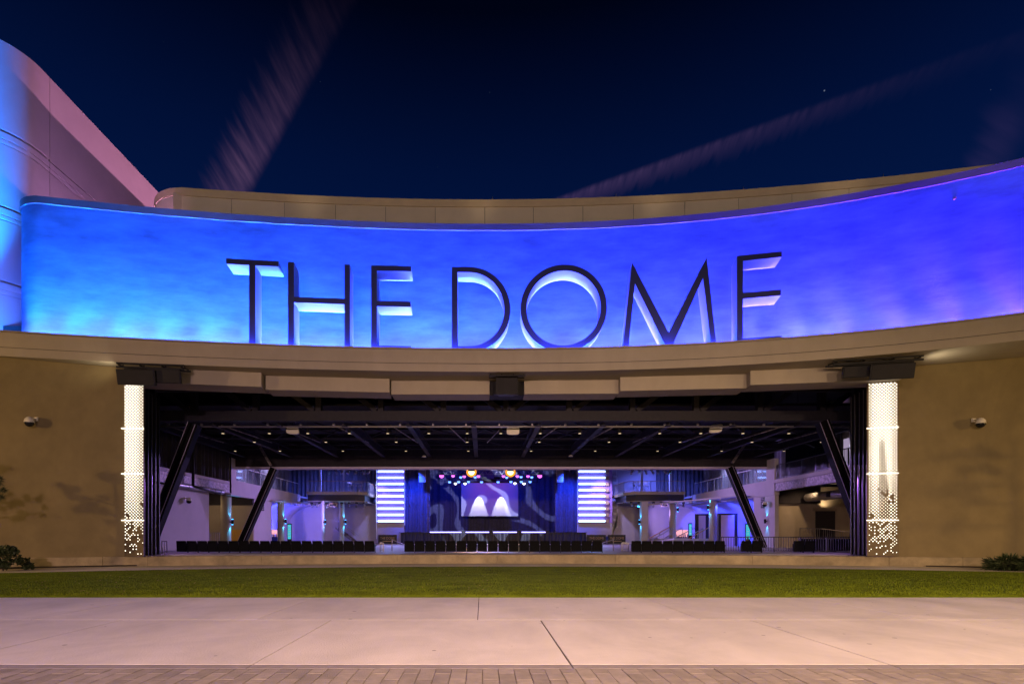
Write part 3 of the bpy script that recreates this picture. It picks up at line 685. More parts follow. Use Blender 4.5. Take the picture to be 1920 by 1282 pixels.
# ---- big ceiling pieces
roof = thing('roof_framing', 'dark steel roof framing with trusses, rafters and purlins over the hall', 'truss', (1.4, 33, 7.5))
YT = 29.0
ibox('bottom_chord', 'truss_paint', roof, -18.5, 21.5, YT, YT+.45, 7.62, 8.16)
ibox('top_chord', 'truss_paint', roof, -18.5, 21.5, YT, YT+.45, 10.4, 10.9)
vert = [242, 360, 477, 595.6, 713, 831, 949, 1068, 1187, 1307, 1427, 1545]
for q in vert:
    x = PX(q, YT); ibox('vertical_strut', 'truss_paint', roof, x-.15, x+.15, YT+.06, YT+.39, 8.162, 10.398)
for i, q in enumerate(vert):
    x = PX(q, YT); s = -1 if q < 900 else 1
    ends = [s] if abs(q-949) > 5 else [-1, 1]
    for s in ends: MB().bar((x+s*.25, YT+.2, 8.2), (x+s*3.25, YT+.2, 10.42), .30, .26).build('diagonal_strut', 'truss_paint', roof)
for i in range(12):
    x = -18.6+i*3.62
    b = MB().box(x-.14, x+.14, YT+.6, 41.6, 7.48, 7.53).box(x-.02, x+.02, YT+.6, 41.6, 7.531, 8.05).box(x-.14, x+.14, YT+.6, 41.6, 8.051, 8.1); b.build('rafter', 'truss_paint', roof)
    for k in range(2):
        MB().bar((x+.3, YT+3.2+k*4.5, 8.0), (x+2.6, YT+4.8+k*4.5, 7.7), .06).build('knee_brace', 'truss_paint', roof)
for y in (31.5, 34.2, 37, 39.8): ibox('purlin', 'truss_paint', roof, -19, 22, y-.08, y+.08, 8.12, 8.4)
ibox('deck', 'roof_black', roof, -19.3, 22.3, YT+.7, 41.9, 8.6, 8.7)
MB().tube((-19, 32, 9.6-.6), (22, 32, 9.0), .32, n=14).build('round_duct', 'truss_paint', roof)
for y, z in ((33.4, 7.44), (37.6, 7.46)): MB().tube((-18.6, y, z), (21.6, y, z), .022, n=6).build('thin_pipe', 'rail_dark', roof)
for i in range(13):
    x = -18.0+i*3.2; MB().tube((x, 30.2, 7.62), (x+.9*(1 if x < 1 else -1), 35.2, 7.5), .03, n=6).build('sag_rod', 'steel_beam', roof)
    MB().tube((x+1.4, 29.1, 8.2), (x+1.4, 29.1, 7.52), .018, n=5).build('hanger_rod', 'rail_dark', roof)
    MB().bar((x+.6, 32.4, 8.5), (x+2.6, 34.0, 8.0), .09).build('web_brace', 'truss_paint', roof); MB().bar((x+2.4, 35.2, 8.5), (x+.4, 36.8, 8.0), .09).build('web_brace', 'truss_paint', roof)
for k in range(26):
    x = -18+k*1.55; MB().bar((x, 29.9, 10.3), (x+.8, 31.2, 9.2), .05).build('upper_web', 'truss_paint', roof)
# the deep valance across the hall with its light lower lip
val = thing('valance', 'black wall hanging across the hall with a pale lower lip', 'valance', (1.4, 42, 6.6))
ibox('panel', 'black_curtain', val, PX(300, 42), PX(1600, 42), 42, 42.4, 6.78, 11.6) if False else ibox('panel', 'black_curtain', val, PX(424, 42), PX(1452, 42), 42, 42.4, 6.78, 11.6)
ibox('lip', 'violet_panel', val, PX(427, 41.9), PX(1451, 41.9), 41.9, 42.45, 6.60, 6.778)
# track pipe with clamps
trk = thing('light_track', 'long black pipe with clamps running below the truss', 'pipe', (1.4, 30, 7.4))
MB().tube((PX(296, 30), 30, 7.5), (PX(1592, 30), 30, 7.5), .05).build('pipe', 'rail_steel', trk)
MB().tube((PX(296, 30), 30, 7.83), (PX(1592, 30), 30, 7.83), .03).build('upper_pipe', 'black_metal', trk)
for q in list(range(316, 1590, 62)): MB().box(PX(q, 30)-.05, PX(q, 30)+.05, 29.93, 30.07, 7.56, 7.68).build('clamp', 'rail_steel', trk)
ORD = ['first', 'second', 'third', 'fourth', 'fifth', 'sixth', 'seventh', 'eighth', 'ninth', 'tenth', 'eleventh', 'twelfth', 'thirteenth', 'fourteenth', 'fifteenth', 'sixteenth', 'seventeenth', 'eighteenth', 'nineteenth']
# pendant downlights in three rows
rows = [(31.0, [356, 418, 505, 577, 655, 727, 804, 876, 939, 1013, 1087, 1162, 1237, 1314, 1393, 1479, 1558], 7.30), (34.0, [477, 611, 743, 876, 1011, 1142, 1275, 1410, 1540], 7.32), (38.5, [441, 525, 643, 761, 878, 996, 1116, 1233, 1353, 1470], 7.46)]
names = ('by the truss', 'midway to the valance', 'by the valance')
for (Y, qs, z), nm in zip(rows, names):
    proto = None
    for q in qs:
        if proto is None:
            proto = thing('pendant_downlight', 'small black cylinder downlight hanging in the row '+nm, 'downlight', (0, 0, 0), 'ceiling downlights')
            MB().tube((0, 0, .015), (0, 0, .36), .085, n=12).build('can', 'black_metal', proto); MB().tube((0, 0, 0), (0, 0, .014), .08, n=12).build('lens', 'pendant_glow', proto)
            MB().tube((0, 0, .361), (0, 0, 1.0), .012, n=5).build('stem', 'black_metal', proto); t_ = proto
        else: t_ = copy_tree(proto)
        t_.location = (PX(q, Y), Y, z); t_['label'] = 'small black downlight, '+ORD[qs.index(q)]+' from the narrow pylon side, in the row '+nm
for q, y, w_ in ((795, 856.5, 'blue'), (1070, 855.5, 'violet')):
    d_ = thing('dish_lamp', 'flat pale dish lamp hanging on a long rod before the '+('blue lit valance, beside the left bars' if q < 900 else 'valance, beside the right bars'), 'lamp', (PX(q, 40), 40, PZ(y, 40)))
    d_['label'] = 'flat pale dish lamp on a long rod, above the bars by the orange spots' if q < 900 else 'flat pale dish lamp on a long rod, beyond the orange spots'
    c = Vector((PX(q, 40), 40, PZ(y, 40))); MB().lathe(c, [(.05, .12), (.12, .08), (.17, .02), (.17, 0)], 14).build('dish', 'camera_white', d_); MB().tube(c+Vector((0, 0, .121)), c+Vector((0, 0, 1.2)), .015, n=6).build('rod', 'black_metal', d_)
# pale square ceiling loudspeakers
for q, y, lab in ((548, 805.5, 'pale rounded square loudspeaker below the rafters above the balcony with grey drapes and yellow door'), (962, 806.5, 'pale rounded square loudspeaker hanging below the middle of the truss'), (1343, 803, 'pale rounded square loudspeaker tilted below the rafters near the upper gallery')):
    Y = 30.6; c = Vector((PX(q, Y), Y, PZ(y, Y))); rt = thing('ceiling_loudspeaker', lab, 'loudspeaker', tuple(c))
    tz = R(8) if q > 1200 else (R(-5) if q < 700 else 0); pts = []
    for k in range(28):
        t = 2*math.pi*k/28; ex = .36*math.copysign(abs(math.cos(t))**.45, math.cos(t)); ez = .24*math.copysign(abs(math.sin(t))**.45, math.sin(t)); pts.append(c+Vector((ex+ez*math.tan(tz)*1.2, 0, ez+ex*math.sin(tz)*.5)))
    MB().prism(pts, (0, .12, 0)).build('baffle', 'camera_white', rt); MB().tube(c+Vector((0, .06, .2)), c+Vector((0, .06, .55)), .02, n=6).build('bracket', 'black_metal', rt)
# raking steel columns (I sections)
def raker(pt, pb, Y, w, lab):
    a, c = P(pt[0], pt[1], Y), P(pb[0], pb[1], Y); c = a+(c-a)*((a.z-(ZF-.005))/(a.z-c.z))
    rt = thing('raking_column', lab, 'column', tuple(c)); d = (c-a).normalized(); sx = Vector((0, 1, 0)).cross(d).normalized(); yv = Vector((0, 1, 0)); m_ = (a+c)/2; ln = (c-a).length/2
    for s in (-1, 1): MB().obox(m_+sx*(s*w*.38), sx, yv, d, w*.12, .24, ln).build('flange', 'column_black', rt)
    MB().obox(m_, sx, yv, d, w*.255, .05, ln).build('web', 'column_black', rt)
    for s in (-1, 1): MB().obox(m_+sx*(s*w*.38+w*.118)+yv*-.245, sx, yv, d, .012, .006, ln).build('flange_highlight', 'violet_panel', rt)  # violet strips paint the highlights along the black flanges
    MB().box(c.x-.45, c.x+.45, Y-.35, Y+.35, ZF-.006, ZF+.03).build('base_plate', 'black_metal', rt)
raker((366, 795), (299, 970), 28.6, .54, 'raking black steel column nearest the narrow lit pylon')
raker((515, 878), (457, 1010), 41.2, .54, 'raking black steel column below the valance beside the yellow door')
raker((1541, 790), (1592, 925), 28.6, .54, 'raking black steel column nearest the wide lit pylon')
raker((1368, 876), (1427, 1020), 41.2, .54, 'raking black steel column below the valance beside the blue vault')
for (pa, pb) in (((486, 835), (508, 872)), ((1397, 832), (1373, 868))):
    MB().bar(P(*pa, 40.6), P(*pb, 40.6), .16).build('kicker', 'steel_beam', roof)
# folded door leaves at both sides of the opening
def door_stack(px_list, lab):
    rt = thing('folding_door', lab, 'door', (PX(px_list[1], 25.5), 25.5, ZF))
    for i, q in enumerate(px_list):
        Y = 25.0+i*.42
        lf = MB().box(PX(q, Y)-.06, PX(q, Y)+.06, Y, Y+.07, ZF+.02, 8.25).build('leaf', 'black_metal', rt)
        MB().box(PX(q, Y)-.063, PX(q, Y)-.052, Y-.006, Y-.001, ZF+.03, 8.2).build('edge_strip', 'rail_steel', lf)
door_stack([275, 281.5, 288.5, 296], 'folded black door leaves beside the narrow lit pylon'); door_stack([1621, 1613.5, 1605, 1598], 'folded black door leaves beside the wide lit pylon')
ibox('door_jamb', 'violet_panel', hall, PX(262, 26.6), PX(286, 26.6), 26.6, 26.8, ZF, 4.9); ibox('door_jamb', 'violet_panel', hall, PX(1606, 26.6), PX(1632, 26.6), 26.6, 26.8, ZF, 4.9)
ibox('door_jamb', 'black_metal', hall, PX(262, 26.6), PX(290, 26.6), 26.6, 26.8, 4.91, 8.9); ibox('door_jamb', 'black_metal', hall, PX(1602, 26.6), PX(1632, 26.6), 26.6, 26.8, 4.91, 8.9)
# ---- railings
def rail(name, pts, h, lab, mtop='rail_steel', glass=False, step=.14, cat='railing', mb='rail_steel'):
    rt = thing(name, lab, cat, pts[0]); b = MB(); top = MB(); 
    for a, c in zip(pts[:-1], pts[1:]):
        a, c = Vector(a), Vector(c); ln = (c-a).length; up = Vector((0, 0, h)); top.bar(a+up, c+up, .06, .05)
        if not glass:
            b.bar(a+Vector((0, 0, .08)), c+Vector((0, 0, .08)), .03)
            k = max(2, int(ln/step))
            for i in range(k+1): p = a+(c-a)*(i/k); b.bar(p+Vector((0, 0, .08)), p+up, .022)
        k = max(1, int(ln/1.5))
        for i in range(k+1):
            p = a+(c-a)*(i/k); MB().bar(p, p+up, .05).build('post', mb, rt)
            if glass and i < k:
                q = a+(c-a)*((i+1)/k); d = (q-p).normalized(); nn = Vector((d.y, -d.x, 0))
                MB().add([p+d*.04+Vector((0, 0, .06)), q-d*.04+Vector((0, 0, .06)), q-d*.04+up*.95, p+d*.04+up*.95], [(0, 1, 2, 3)]).build('glass_pane', 'rail_glass', rt)
    top.build('handrail', mtop, rt)
    if not glass: b.build('baluster_row', mb, rt, kind='stuff')
    return rt
Z2 = 5.73
rail('glass_railing', [(XL-.1, 42.3, Z2), (XL-.1, 56.6, Z2)], 1.15, 'glass railing along the balcony above the yellow door', 'white_paint', True)
rail('glass_railing', [(XR+.1, 42.2, Z2), (XR+.1, 56.6, Z2)], 1.15, 'glass railing along the balcony above the blue vault', 'white_paint', True)
rail('gallery_railing', [(XR+.0, 29.5, 5.63), (XR+.0, 40.6, 5.63)], 1.1, 'dark baluster railing on the upper gallery by the lit door', 'rail_dark', mb='rail_dark')
rail('front_railing', [(PX(1352, 30.4), 30.4, ZF), (PX(1600, 30.4), 30.4, ZF)], .86, 'dark baluster railing behind the seats by the wide lit pylon', 'rail_dark', mb='rail_dark')
rail('ramp_railing', [(PX(1500, 41), 41, 1.0), (PX(1540, 41), 41, .95), (PX(1600, 40), 39, .6)], .95, 'steel ramp railing before the brown double door')
rail('recess_railing', [(PX(393, 40), 40, .44), (PX(411, 40), 40, .44)], 1.15, 'short baluster railing by the brown recess')
rail('end_railing', [(PX(304, 28.2), 28.2, ZF), (PX(313, 28.2), 28.2, ZF)], .65, 'short black rail hoop beside the folded doors', step=.3)
for a, c, lab in ((713, 719, 'low baluster railing at the aisle by the left banner'), (1166, 1178, 'low baluster railing at the aisle between seat rows')):
    rail('aisle_railing', [(PX(a, 31.2), 31.2, ZF), (PX(c, 31.2), 31.2, ZF)], .52, lab if a > 900 else 'low baluster railing at the aisle by the single banner', step=.09)
for q, s, lab in ((735, 1, 'slanted steel handrail in the aisle by the single banner'), (1150, -1, 'slanted steel handrail in the aisle by the twin banners')):
    a = P(q, 1011, 33); rt = thing('stair_handrail', lab, 'handrail', (a.x, 33, ZF)); b_ = Vector((a.x+s*.35, 36, .75))
    MB().tube(a, b_, .03, n=8).build('handrail', 'rail_steel', rt); MB().tube((a.x, 33, ZF-.008), a, .028, n=8).build('post', 'rail_steel', rt); MB().tube((b_.x, 36, ZF-.008), b_, .028, n=8).build('post', 'rail_steel', rt)
# ---- balcony noses with stools
def nose(p0, p1, s, lab, labr):
    Y = 56.0; x0, x1 = PX(p0, Y), PX(p1, Y)
    rt = thing('balcony_nose', lab, 'balcony', ((x0+x1)/2, Y, 4.9))
    xin, xout = (x1, x0) if s > 0 else (x0, x1)          # inner end towards the stage
    pl = [(xout, Y), (xin-s*.8, Y), (xin, Y+1.2), (xin, Y+6), (xout, Y+6)]
    MB().prism([(x, y, 5.68) for x, y in pl], (0, 0, .30)).build('slab', 'column_tan', rt)
    pl2 = [(xout, Y+.35), (xin-s*1.1, Y+.35), (xin-s*.35, Y+1.3), (xin-s*.35, Y+6), (xout, Y+6)]
    MB().prism([(x, y, 5.05) for x, y in pl2], (0, 0, .628)).build('underside', 'stage_black', rt)
    MB().prism([(x, y-.02, 4.99) for x, y in pl2], (0, 0, .055)).build('drip_edge', 'column_tan', rt)
    rr = rail('balcony_railing', [(xout, Y+.15, 5.985), (xin-s*.85, Y+.15, 5.985), (xin-s*.08, Y+1.25, 5.985), (xin-s*.08, Y+5.9, 5.985)], 1.12, labr, 'rail_wood', step=.13)
    return xin, xout
nose(575, 685, 1, 'tan edged balcony nose above the stairs and grey wall', 'baluster railing with wooden top on the balcony above the grey stair wall')
nose(1174, 1285, -1, 'tan edged balcony nose above the blue post', 'baluster railing with wooden top on the balcony above the blue post')
def stool(x, y, z, lab, grp):
    rt = thing('bar_stool', lab, 'stool', (x, y, z), grp)
    MB().lathe((x, y, z+.74), [(.17, 0), (.19, .03), (.17, .07)], 12).build('seat', 'stool_tan', rt)
    MB().bar((x-.16, y+.15, z+.82), (x-.16, y+.18, z+1.1), .03).bar((x+.16, y+.15, z+.82), (x+.16, y+.18, z+1.1), .03).build('back_post', 'rail_steel', rt, kind=None)
    MB().box(x-.2, x+.2, y+.16, y+.2, z+1.05, z+1.2).build('backrest', 'stool_tan', rt)
    for i in (-1, 1):
        for j in (-1, 1): MB().bar((x+i*.12, y+j*.12, z+.74), (x+i*.2, y+j*.2, z), .03).build('leg', 'rail_steel', rt)
for i, q in enumerate((652, 660, 666, 673)): stool(PX(q, 57.3), 57.3+random.random()*.8, 5.982, 'bar stool with tan seat, '+ORD[3-i]+' from the stage, above the grey stair wall', 'stools on the stair side balcony')
for i, q in enumerate((1192, 1199, 1206, 1213)): stool(PX(q, 57.3), 57.3+random.random()*.8, 5.982, 'bar stool with tan seat, '+ORD[i]+' from the stage, above the blue post', 'stools on the blue post balcony')
def lighting_bar(q0, q1, y, Y, n_, lab):
    rt = thing('lighting_bar', lab, 'lighting bar', tuple(P((q0+q1)/2, y, Y))); MB().tube(P(q0, y, Y), P(q1, y, Y), .04, n=8).build('pipe', 'rail_steel', rt); MB().tube(P(q0+6, y-2.5, Y+.6), P(q1-6, y-2, Y+.6), .035, n=8).build('pipe', 'rail_steel', rt)
    for k in range(n_):
        c = P(q0+(q1-q0)*(k+.5)/n_, y, Y); tl = random.uniform(-.25, .25)
        fx = MB().tube(c+Vector((0, -.08, -.18)), c+Vector((tl, -.35, -.52)), .09, .13, n=10).build('lamp_can', 'duct_metal', rt)
        MB().box(c.x-.12, c.x+.12, c.y-.14, c.y-.02, c.z-.2, c.z-.03).build('yoke', 'black_metal', fx)
lighting_bar(578, 690, 941, 56.6, 8, 'pipe of small grey spotlights under the balcony by the stair'); lighting_bar(1176, 1288, 940, 56.6, 8, 'pipe of small grey spotlights under the balcony by the blue post')
lighting_bar(610, 700, 879, 55.2, 7, 'pipe of small spotlights above the balcony stools by the stair'); lighting_bar(1180, 1262, 879, 55.2, 7, 'pipe of small spotlights above the balcony stools by the blue post')
for q0, q1, lab in ((617, 631, 'pale box loudspeaker hanging under the balcony by the stair'), (1240, 1252, 'pale box loudspeaker hanging under the balcony by the blue post')):
    Y = 56.2; rt = thing('hanging_loudspeaker', lab, 'loudspeaker', tuple(P((q0+q1)/2, 949, Y))); fbox('cabinet', 'stool_tan', rt, q0, 942.5, q1, 949, Y, .4, bevel=.03); fbox('grille', 'stage_black', rt, q0+1, 944.5, q1-1, 948.4, Y-.02, .015)
# ---- round and square columns
def column(q0, q1, Y, z1, lab, m='column_tan', sconce=None, square=False):
    x = PX((q0+q1)/2, Y); r = (PX(q1, Y)-PX(q0, Y))/2; rt = thing('column', lab, 'column', (x, Y, ZF-.008))
    if square: MB().box(x-r, x+r, Y-r, Y+r, ZF-.006, z1).build('shaft', m, rt, bevel=.02)
    else: MB().tube((x, Y, ZF-.006), (x, Y, z1), r, n=20).build('shaft', m, rt)
    MB().box(x-r-.06, x+r+.06, Y-r-.06, Y+r+.06, ZF-.007, ZF+.05).build('base', m, rt) if not square else None
    if sconce:
        s, yy = sconce; z = PZ(yy, Y); xs_ = x+s*(r+.18)
        sc_ = MB().bar((x+s*r*.8, Y-.1, z), (xs_, Y-.1, z), .10).tube((xs_, Y-.1, z-.2), (xs_, Y-.1, z+.2), .10, n=10).build('sconce', 'black_metal', rt)
        for dz in (-1, 1):
            MB().tube((xs_-s*.02, Y-.1, z+dz*.201), (xs_-s*.02, Y-.1, z+dz*.22), .07, n=8).build('sconce_lens', 'sconce_blue', sc_)
            spot('sconce_light', (xs_-s*.03, Y-.12, z+dz*.24), (x+s*r*.9, Y-.1, z+dz*1.6), (.03, .45, 1), 160, 70, .8, .04)
column(414.5, 433, 42.4, 5.24, 'thick round tan column before the brown recess', sconce=(1, 978))
column(520.5, 533, 51, 4.7, 'round tan column before the blue vault by the pink bar shelf', sconce=(1, 977))
column(635.5, 645.5, 57.5, 5.0, 'slim round column beside the stair under the balcony', 'interior_plaster', sconce=(1, 978))
column(603.5, 607.5, 56.3, 5.0, 'thin blue lit steel post under the balcony by the stair', 'interior_plaster', sconce=(1, 978), square=True)
column(598.8, 602.4, 57, 10.5, 'thin blue lit steel post rising from the balcony by the stools and stair', 'interior_plaster', square=True) if False else None
column(1330, 1345, 50.5, 4.7, 'round tan column between the two blue doors', sconce=(-1, 951))
column(1255, 1267, 55, 4.9, 'round tan column behind the yellow handrails', sconce=(1, 955))
column(1201, 1213.5, 56.5, 4.95, 'broad square blue lit post under the balcony', 'interior_plaster', sconce=(-1, 978), square=True)
for q0, q1, par_, lab in ((599, 602.3, 0, 'thin blue lit post standing on the balcony by the stair wall'), (643, 645.3, 0, 'slim blue lit post standing on the balcony among the stools by the stair wall'), (1202, 1205.5, 0, 'slim blue lit post on the balcony among the stools above the blue post'), (1255, 1259, 0, 'blue lit post on the balcony before the hanging grey drapes')):
    Y = 57.0; x0, x1 = PX(q0, Y), PX(q1, Y); rt = thing('balcony_post', lab, 'post', ((x0+x1)/2, Y, 5.985)); MB().box(x0, x1, Y-.1, Y+.1, 5.985, 10.4).build('shaft', 'interior_plaster', rt); MB().box(x0-.05, x1+.05, Y-.15, Y+.15, 5.983, 6.02).build('base', 'interior_plaster', rt)
# wall sconce, louvre and cameras on the plaster walls
rt = thing('wall_sconce', 'black up and down sconce on the lavender wall by the brown double door', 'lamp', (PX(1445, 41), 40.85, PZ(978, 41)))
z = PZ(976, 41); x = XR-.16; MB().bar((XR, 42.0, z), (x, 42.0, z), .08).build('arm', 'black_metal', rt); MB().tube((x, 42, z-.17), (x, 42, z+.17), .09, n=10).build('body', 'black_metal', rt)
for dz in (-1, 1): spot('sconce_light', (x+.02, 42.0, z+dz*.2), (XR+.05, 42.0, z+dz*1.4), (.03, .45, 1), 90, 60, .8, .04)
for x, y0, z, lab in ((XL+.01, 47.2, 4.0, 'small dark wall louvre beside the raking column by the yellow door'), (XR-.01, 42.6, 4.0, 'small dark wall louvre above the dome camera by the blue vault')):
    rt = thing('wall_louvre', lab, 'louvre', (x, y0, z-.4)); s = 1 if x < 0 else -1
    MB().box(min(x, x+s*.05), max(x, x+s*.05), y0-.22, y0+.22, z-.45, z+.45).build('frame', 'steel_beam', rt)
    for k in range(6): MB().box(min(x+s*.051, x+s*.08), max(x+s*.051, x+s*.08), y0-.2, y0+.2, z-.40+k*.14, z-.33+k*.14).build('slat', 'black_metal', rt)
dome_camera((XL+.0, 34.9, PZ(936, 36.3)), (1, -.2, 0), 'dome security camera on the lavender wall nearest the narrow pylon', .95)
dome_camera((XR, 41.9, PZ(941, 42)), (-1, -.4, 0), 'dome security camera on the lavender wall above the sconce', 1.0)
# ducts and pipes
rt = thing('vent_duct', 'pale spiral duct with black drop pipe below the drape beam', 'duct', (XL+.5, 34, 4.2))
MB().tube((XL+.35, 33.2, 4.55), (XL+.35, 39.2, 4.55), .17, n=14).build('duct_run', 'duct_metal', rt)
for y in (34.5, 36.2, 37.9): MB().tube((XL+.35, y, 4.55), (XL+.35, y+.1, 4.55), .2, n=14).build('duct_collar', 'duct_metal', rt)
MB().tube((XL+.5, 35.0, 4.6), (XL+.5, 35.0, 8.6), .09, n=10).tube((XL+.5, 35.0, 4.6), (XL+.5, 38.6, 4.4), .08, n=10).build('drop_pipe', 'black_metal', rt)
MB().tube((XL+.5, 40.2, 4.6), (XL+.5, 40.2, 8.6), .06, n=8).build('drop_pipe', 'black_metal', rt)
rt = thing('vent_duct', 'long grey spiral duct under the gallery by the brown double door', 'duct', (XR+3, 37, 3.9))
MB().tube((XR+3.2, 34, 4.35), (XR+3.2, 42, 4.35), .33, n=16).build('duct_run', 'duct_metal', rt)
for y in (35, 36, 37, 38, 39, 40, 41): MB().tube((XR+3.2, y, 4.35), (XR+3.2, y+.06, 4.35), .345, n=16).build('duct_collar', 'duct_metal', rt)
for y in (36.5, 38.8): MB().box(XR+2.78, XR+2.9, y, y+.3, 4.2, 4.55).build('grille', 'black_metal', rt)
# lighting canopy strips at the arcade heads
for q in ((510, 938, 49), (596, 947, 58.5)), ((1430, 925, 44), (1192, 948, 58)):
    a, c = P(*q[0]), P(*q[1]); rt = thing('arcade_track', 'strip of small spotlights over the blue vault by the '+('pink bar' if a.x < 0 else 'twin doors'), 'track light', tuple((a+c)/2))
    MB().bar(a, c, .3, .12).build('channel', 'interior_plaster', rt)
    for k in range(9):
        p = a+(c-a)*((k+.5)/9); MB().tube(p+Vector((0, -.1, -.22)), p+Vector((0, -.1, -.07)), .06, n=8).build('spotlight', 'camera_white', rt)
# ================================================================== STAGE
YS = 60.0
stage = thing('stage', 'raised black stage with a lit front edge and blue curtains behind it', 'stage', (PX(928, YS), YS, ZF))
DZ = PZ(997.5, YS)
ibox('platform', 'stage_black', stage, PX(751, YS), PX(1099, YS), YS+.12, 72, ZF-.008, DZ-.06)
ibox('deck', 'stage_black', stage, PX(748, YS), PX(1101, YS), YS, 72, DZ-.058, DZ)
MB().curtain((PX(752, YS), YS+.1), (PX(1098, YS), YS+.1), ZF, DZ-.06, .05, .4).build('skirt', 'stage_black', stage)
b = [(805, 866), (872, 918), (924, 970), (977, 1024)]
for a, c in b: fbox('edge_light', 'deck_edge_light', stage, a+1, 996.3, c-1, 998, YS-.05, .04)
for i, q in enumerate((811, 867, 920, 972, 1025)):
    w = thing('stage_monitor', 'low black wedge monitor on the stage edge, '+ORD[i]+' from the single banner', 'monitor', (PX(q, YS+.3), YS+.3, DZ), 'wedges along the stage edge')
    x = PX(q, YS+.3); MB().prism([(x-.24, YS+.15, DZ), (x-.24, YS+.55, DZ), (x-.24, YS+.5, DZ+.18), (x-.24, YS+.15, DZ+.22)], (.48, 0, 0)).build('wedge', 'stage_black', w); MB().box(x-.2, x+.2, YS+.14, YS+.148, DZ+.03, DZ+.18).build('grille', 'black_metal', w)
# curtains
def drapes(name, q0, q1, Y, y0, y1, lab, m, wl=.55, amp=.12):
    rt = thing(name, lab, 'curtain', (PX((q0+q1)/2, Y), Y, PZ(y1, Y))); n_ = max(1, round((q1-q0)/55))
    for i in range(n_):
        a = q0+(q1-q0)*i/n_; c = q0+(q1-q0)*(i+1)/n_
        MB().curtain((PX(a, Y)+.01, Y), (PX(c, Y)-.01, Y), PZ(y1, Y), PZ(y0, Y), amp, wl).build('drape', m, rt)
drapes('stage_curtain', 758, 806, 61.0, 850, 997, 'blue pleated curtain between the left light bars and the stage opening, by the single banner', 'blue_curtain', .5)
drapes('stage_curtain', 1040, 1084, 61.0, 850, 997, 'blue pleated curtain between the bars with gold ends and the stage opening', 'blue_curtain', .5)
drapes('backdrop_curtain', 790, 1060, 71.0, 850, 997.8, 'wide blue pleated backdrop curtain behind the screen', 'blue_curtain', .8, .16)
for q in (804.5, 1037): fbox('curtain_edge_light', 'magenta_trim', stage, q-.6, 860, q+.6, 996, 60.9, .04) if False else None
# projection screen
scr = thing('projection_screen', 'white projection screen hanging before the blue backdrop', 'screen', (PX(918, 68), 68, PZ(967, 68)))
fbox('cloth', 'screen_cloth', scr, 865, 905, 971.5, 967, 68, .03); fbox('bottom_bar', 'black_metal', scr, 864.5, 967.1, 972, 968.3, 67.98, .08); fbox('top_roller', 'black_metal', scr, 864, 902, 972, 904.8, 67.95, .15)
# lighting truss
tr = thing('stage_truss', 'box truss carrying stage lights above the stage', 'truss', (PX(920, 61), 61, PZ(889, 61)))
for y in (881, 889):
    for dy in (0, .5): MB().tube(P(822, y, 61+dy), P(1020, y, 61+dy), .035, n=6).build('chord', 'rail_steel', tr)
b = MB(); zig = [P(822+i*6.6, 881 if i % 2 else 889, 61) for i in range(31)]
for a, c in zip(zig[:-1], zig[1:]): MB().bar(a, c, .04).build('lacing', 'rail_steel', tr)
for y in (897, 904): MB().tube(P(838, y, 61.2), P(1008, y, 61.2), .03, n=6).build('bar', 'black_metal', tr)
for q in (838, 880, 905, 935, 960, 1008): MB().bar(P(q, 889, 61.2), P(q, 905, 61.2), .04).build('hanger', 'black_metal', tr)
for q, w in ((908, 10), (932, 12), (918, 26)): fbox('control_box', 'black_metal', tr, q-w/2, 894 if w < 20 else 898, q+w/2, 897 if w < 20 else 902, 61.4, .3)
LAST = [None]
def fixture(q, y, kind, rad, lab, grp):
    Y = 60.9; c = P(q, y, Y); rt = thing('stage_light', lab, 'stage light', tuple(c-Vector((0, 0, .2))), grp)
    LAST[0] = rt
    MB().tube(c+Vector((0, .02, 0)), c+Vector((0, .42, .12)), rad*1.25, rad*.8, n=14).build('housing', 'black_metal', rt)
    MB().lathe(c, [(.001, 0)], 3) if False else None
    b_ = MB(); pts = [c+Vector((rad*math.cos(2*math.pi*k/16), .0, rad*math.sin(2*math.pi*k/16))) for k in range(16)]
    b_.prism(pts, (0, .015, 0)).build('lens', kind, rt)
    MB().bar(c+Vector((-rad*1.35, .15, 0)), c+Vector((-rad*1.35, .15, rad*2.4)), .03).bar(c+Vector((rad*1.35, .15, 0)), c+Vector((rad*1.35, .15, rad*2.4)), .03).build('yoke', 'black_metal', rt)
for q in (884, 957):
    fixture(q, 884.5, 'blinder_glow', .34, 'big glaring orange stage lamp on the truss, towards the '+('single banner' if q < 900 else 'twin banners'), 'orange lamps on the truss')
    c_ = P(q, 884.5, 60.93); MB().tube(c_, c_+Vector((0, .1, 0)), .58, .40, n=24).build('halo_ring', 'blinder_halo', COL.objects[-1] if False else LAST[0])  # glowing orange ring painted as the glare halo around the lens
    area('orange_lamp_light', tuple(P(q, 884.5, 60.8)), tuple(P(q, 1000, 40)), (1, .5, .08), 380, .5, .5)
LIST_magenta = sorted(((849.5, 891.5), (870.5, 892.5), (897, 892), (944, 892), (970, 892), (990, 892), (828, 891.5), (1012, 891.5)))
for q, y in LIST_magenta: fixture(q, y, 'magenta_glow', .19 if 840 < q < 1000 else .26, 'small magenta stage lamp under the truss, '+ORD[LIST_magenta.index((q, y))]+' from the single banner', 'magenta stage lamps')
LIST_blue = sorted(((843, 903), (860, 902.7), (864, 894), (891, 894), (878.5, 902.5), (903, 903), (934, 903), (950, 894.5), (958, 902.5), (977, 893.5), (977.5, 902.5), (994, 902.5), (997, 894)))
for q, y in LIST_blue: fixture(q, y, 'blue_glow', .17, 'small blue stage lamp under the truss, '+ORD[LIST_blue.index((q, y))]+' from the single banner', 'blue stage lamps')
LIST_white = sorted(((854, 906), (872, 906), (965.5, 905.5), (982.5, 906)))
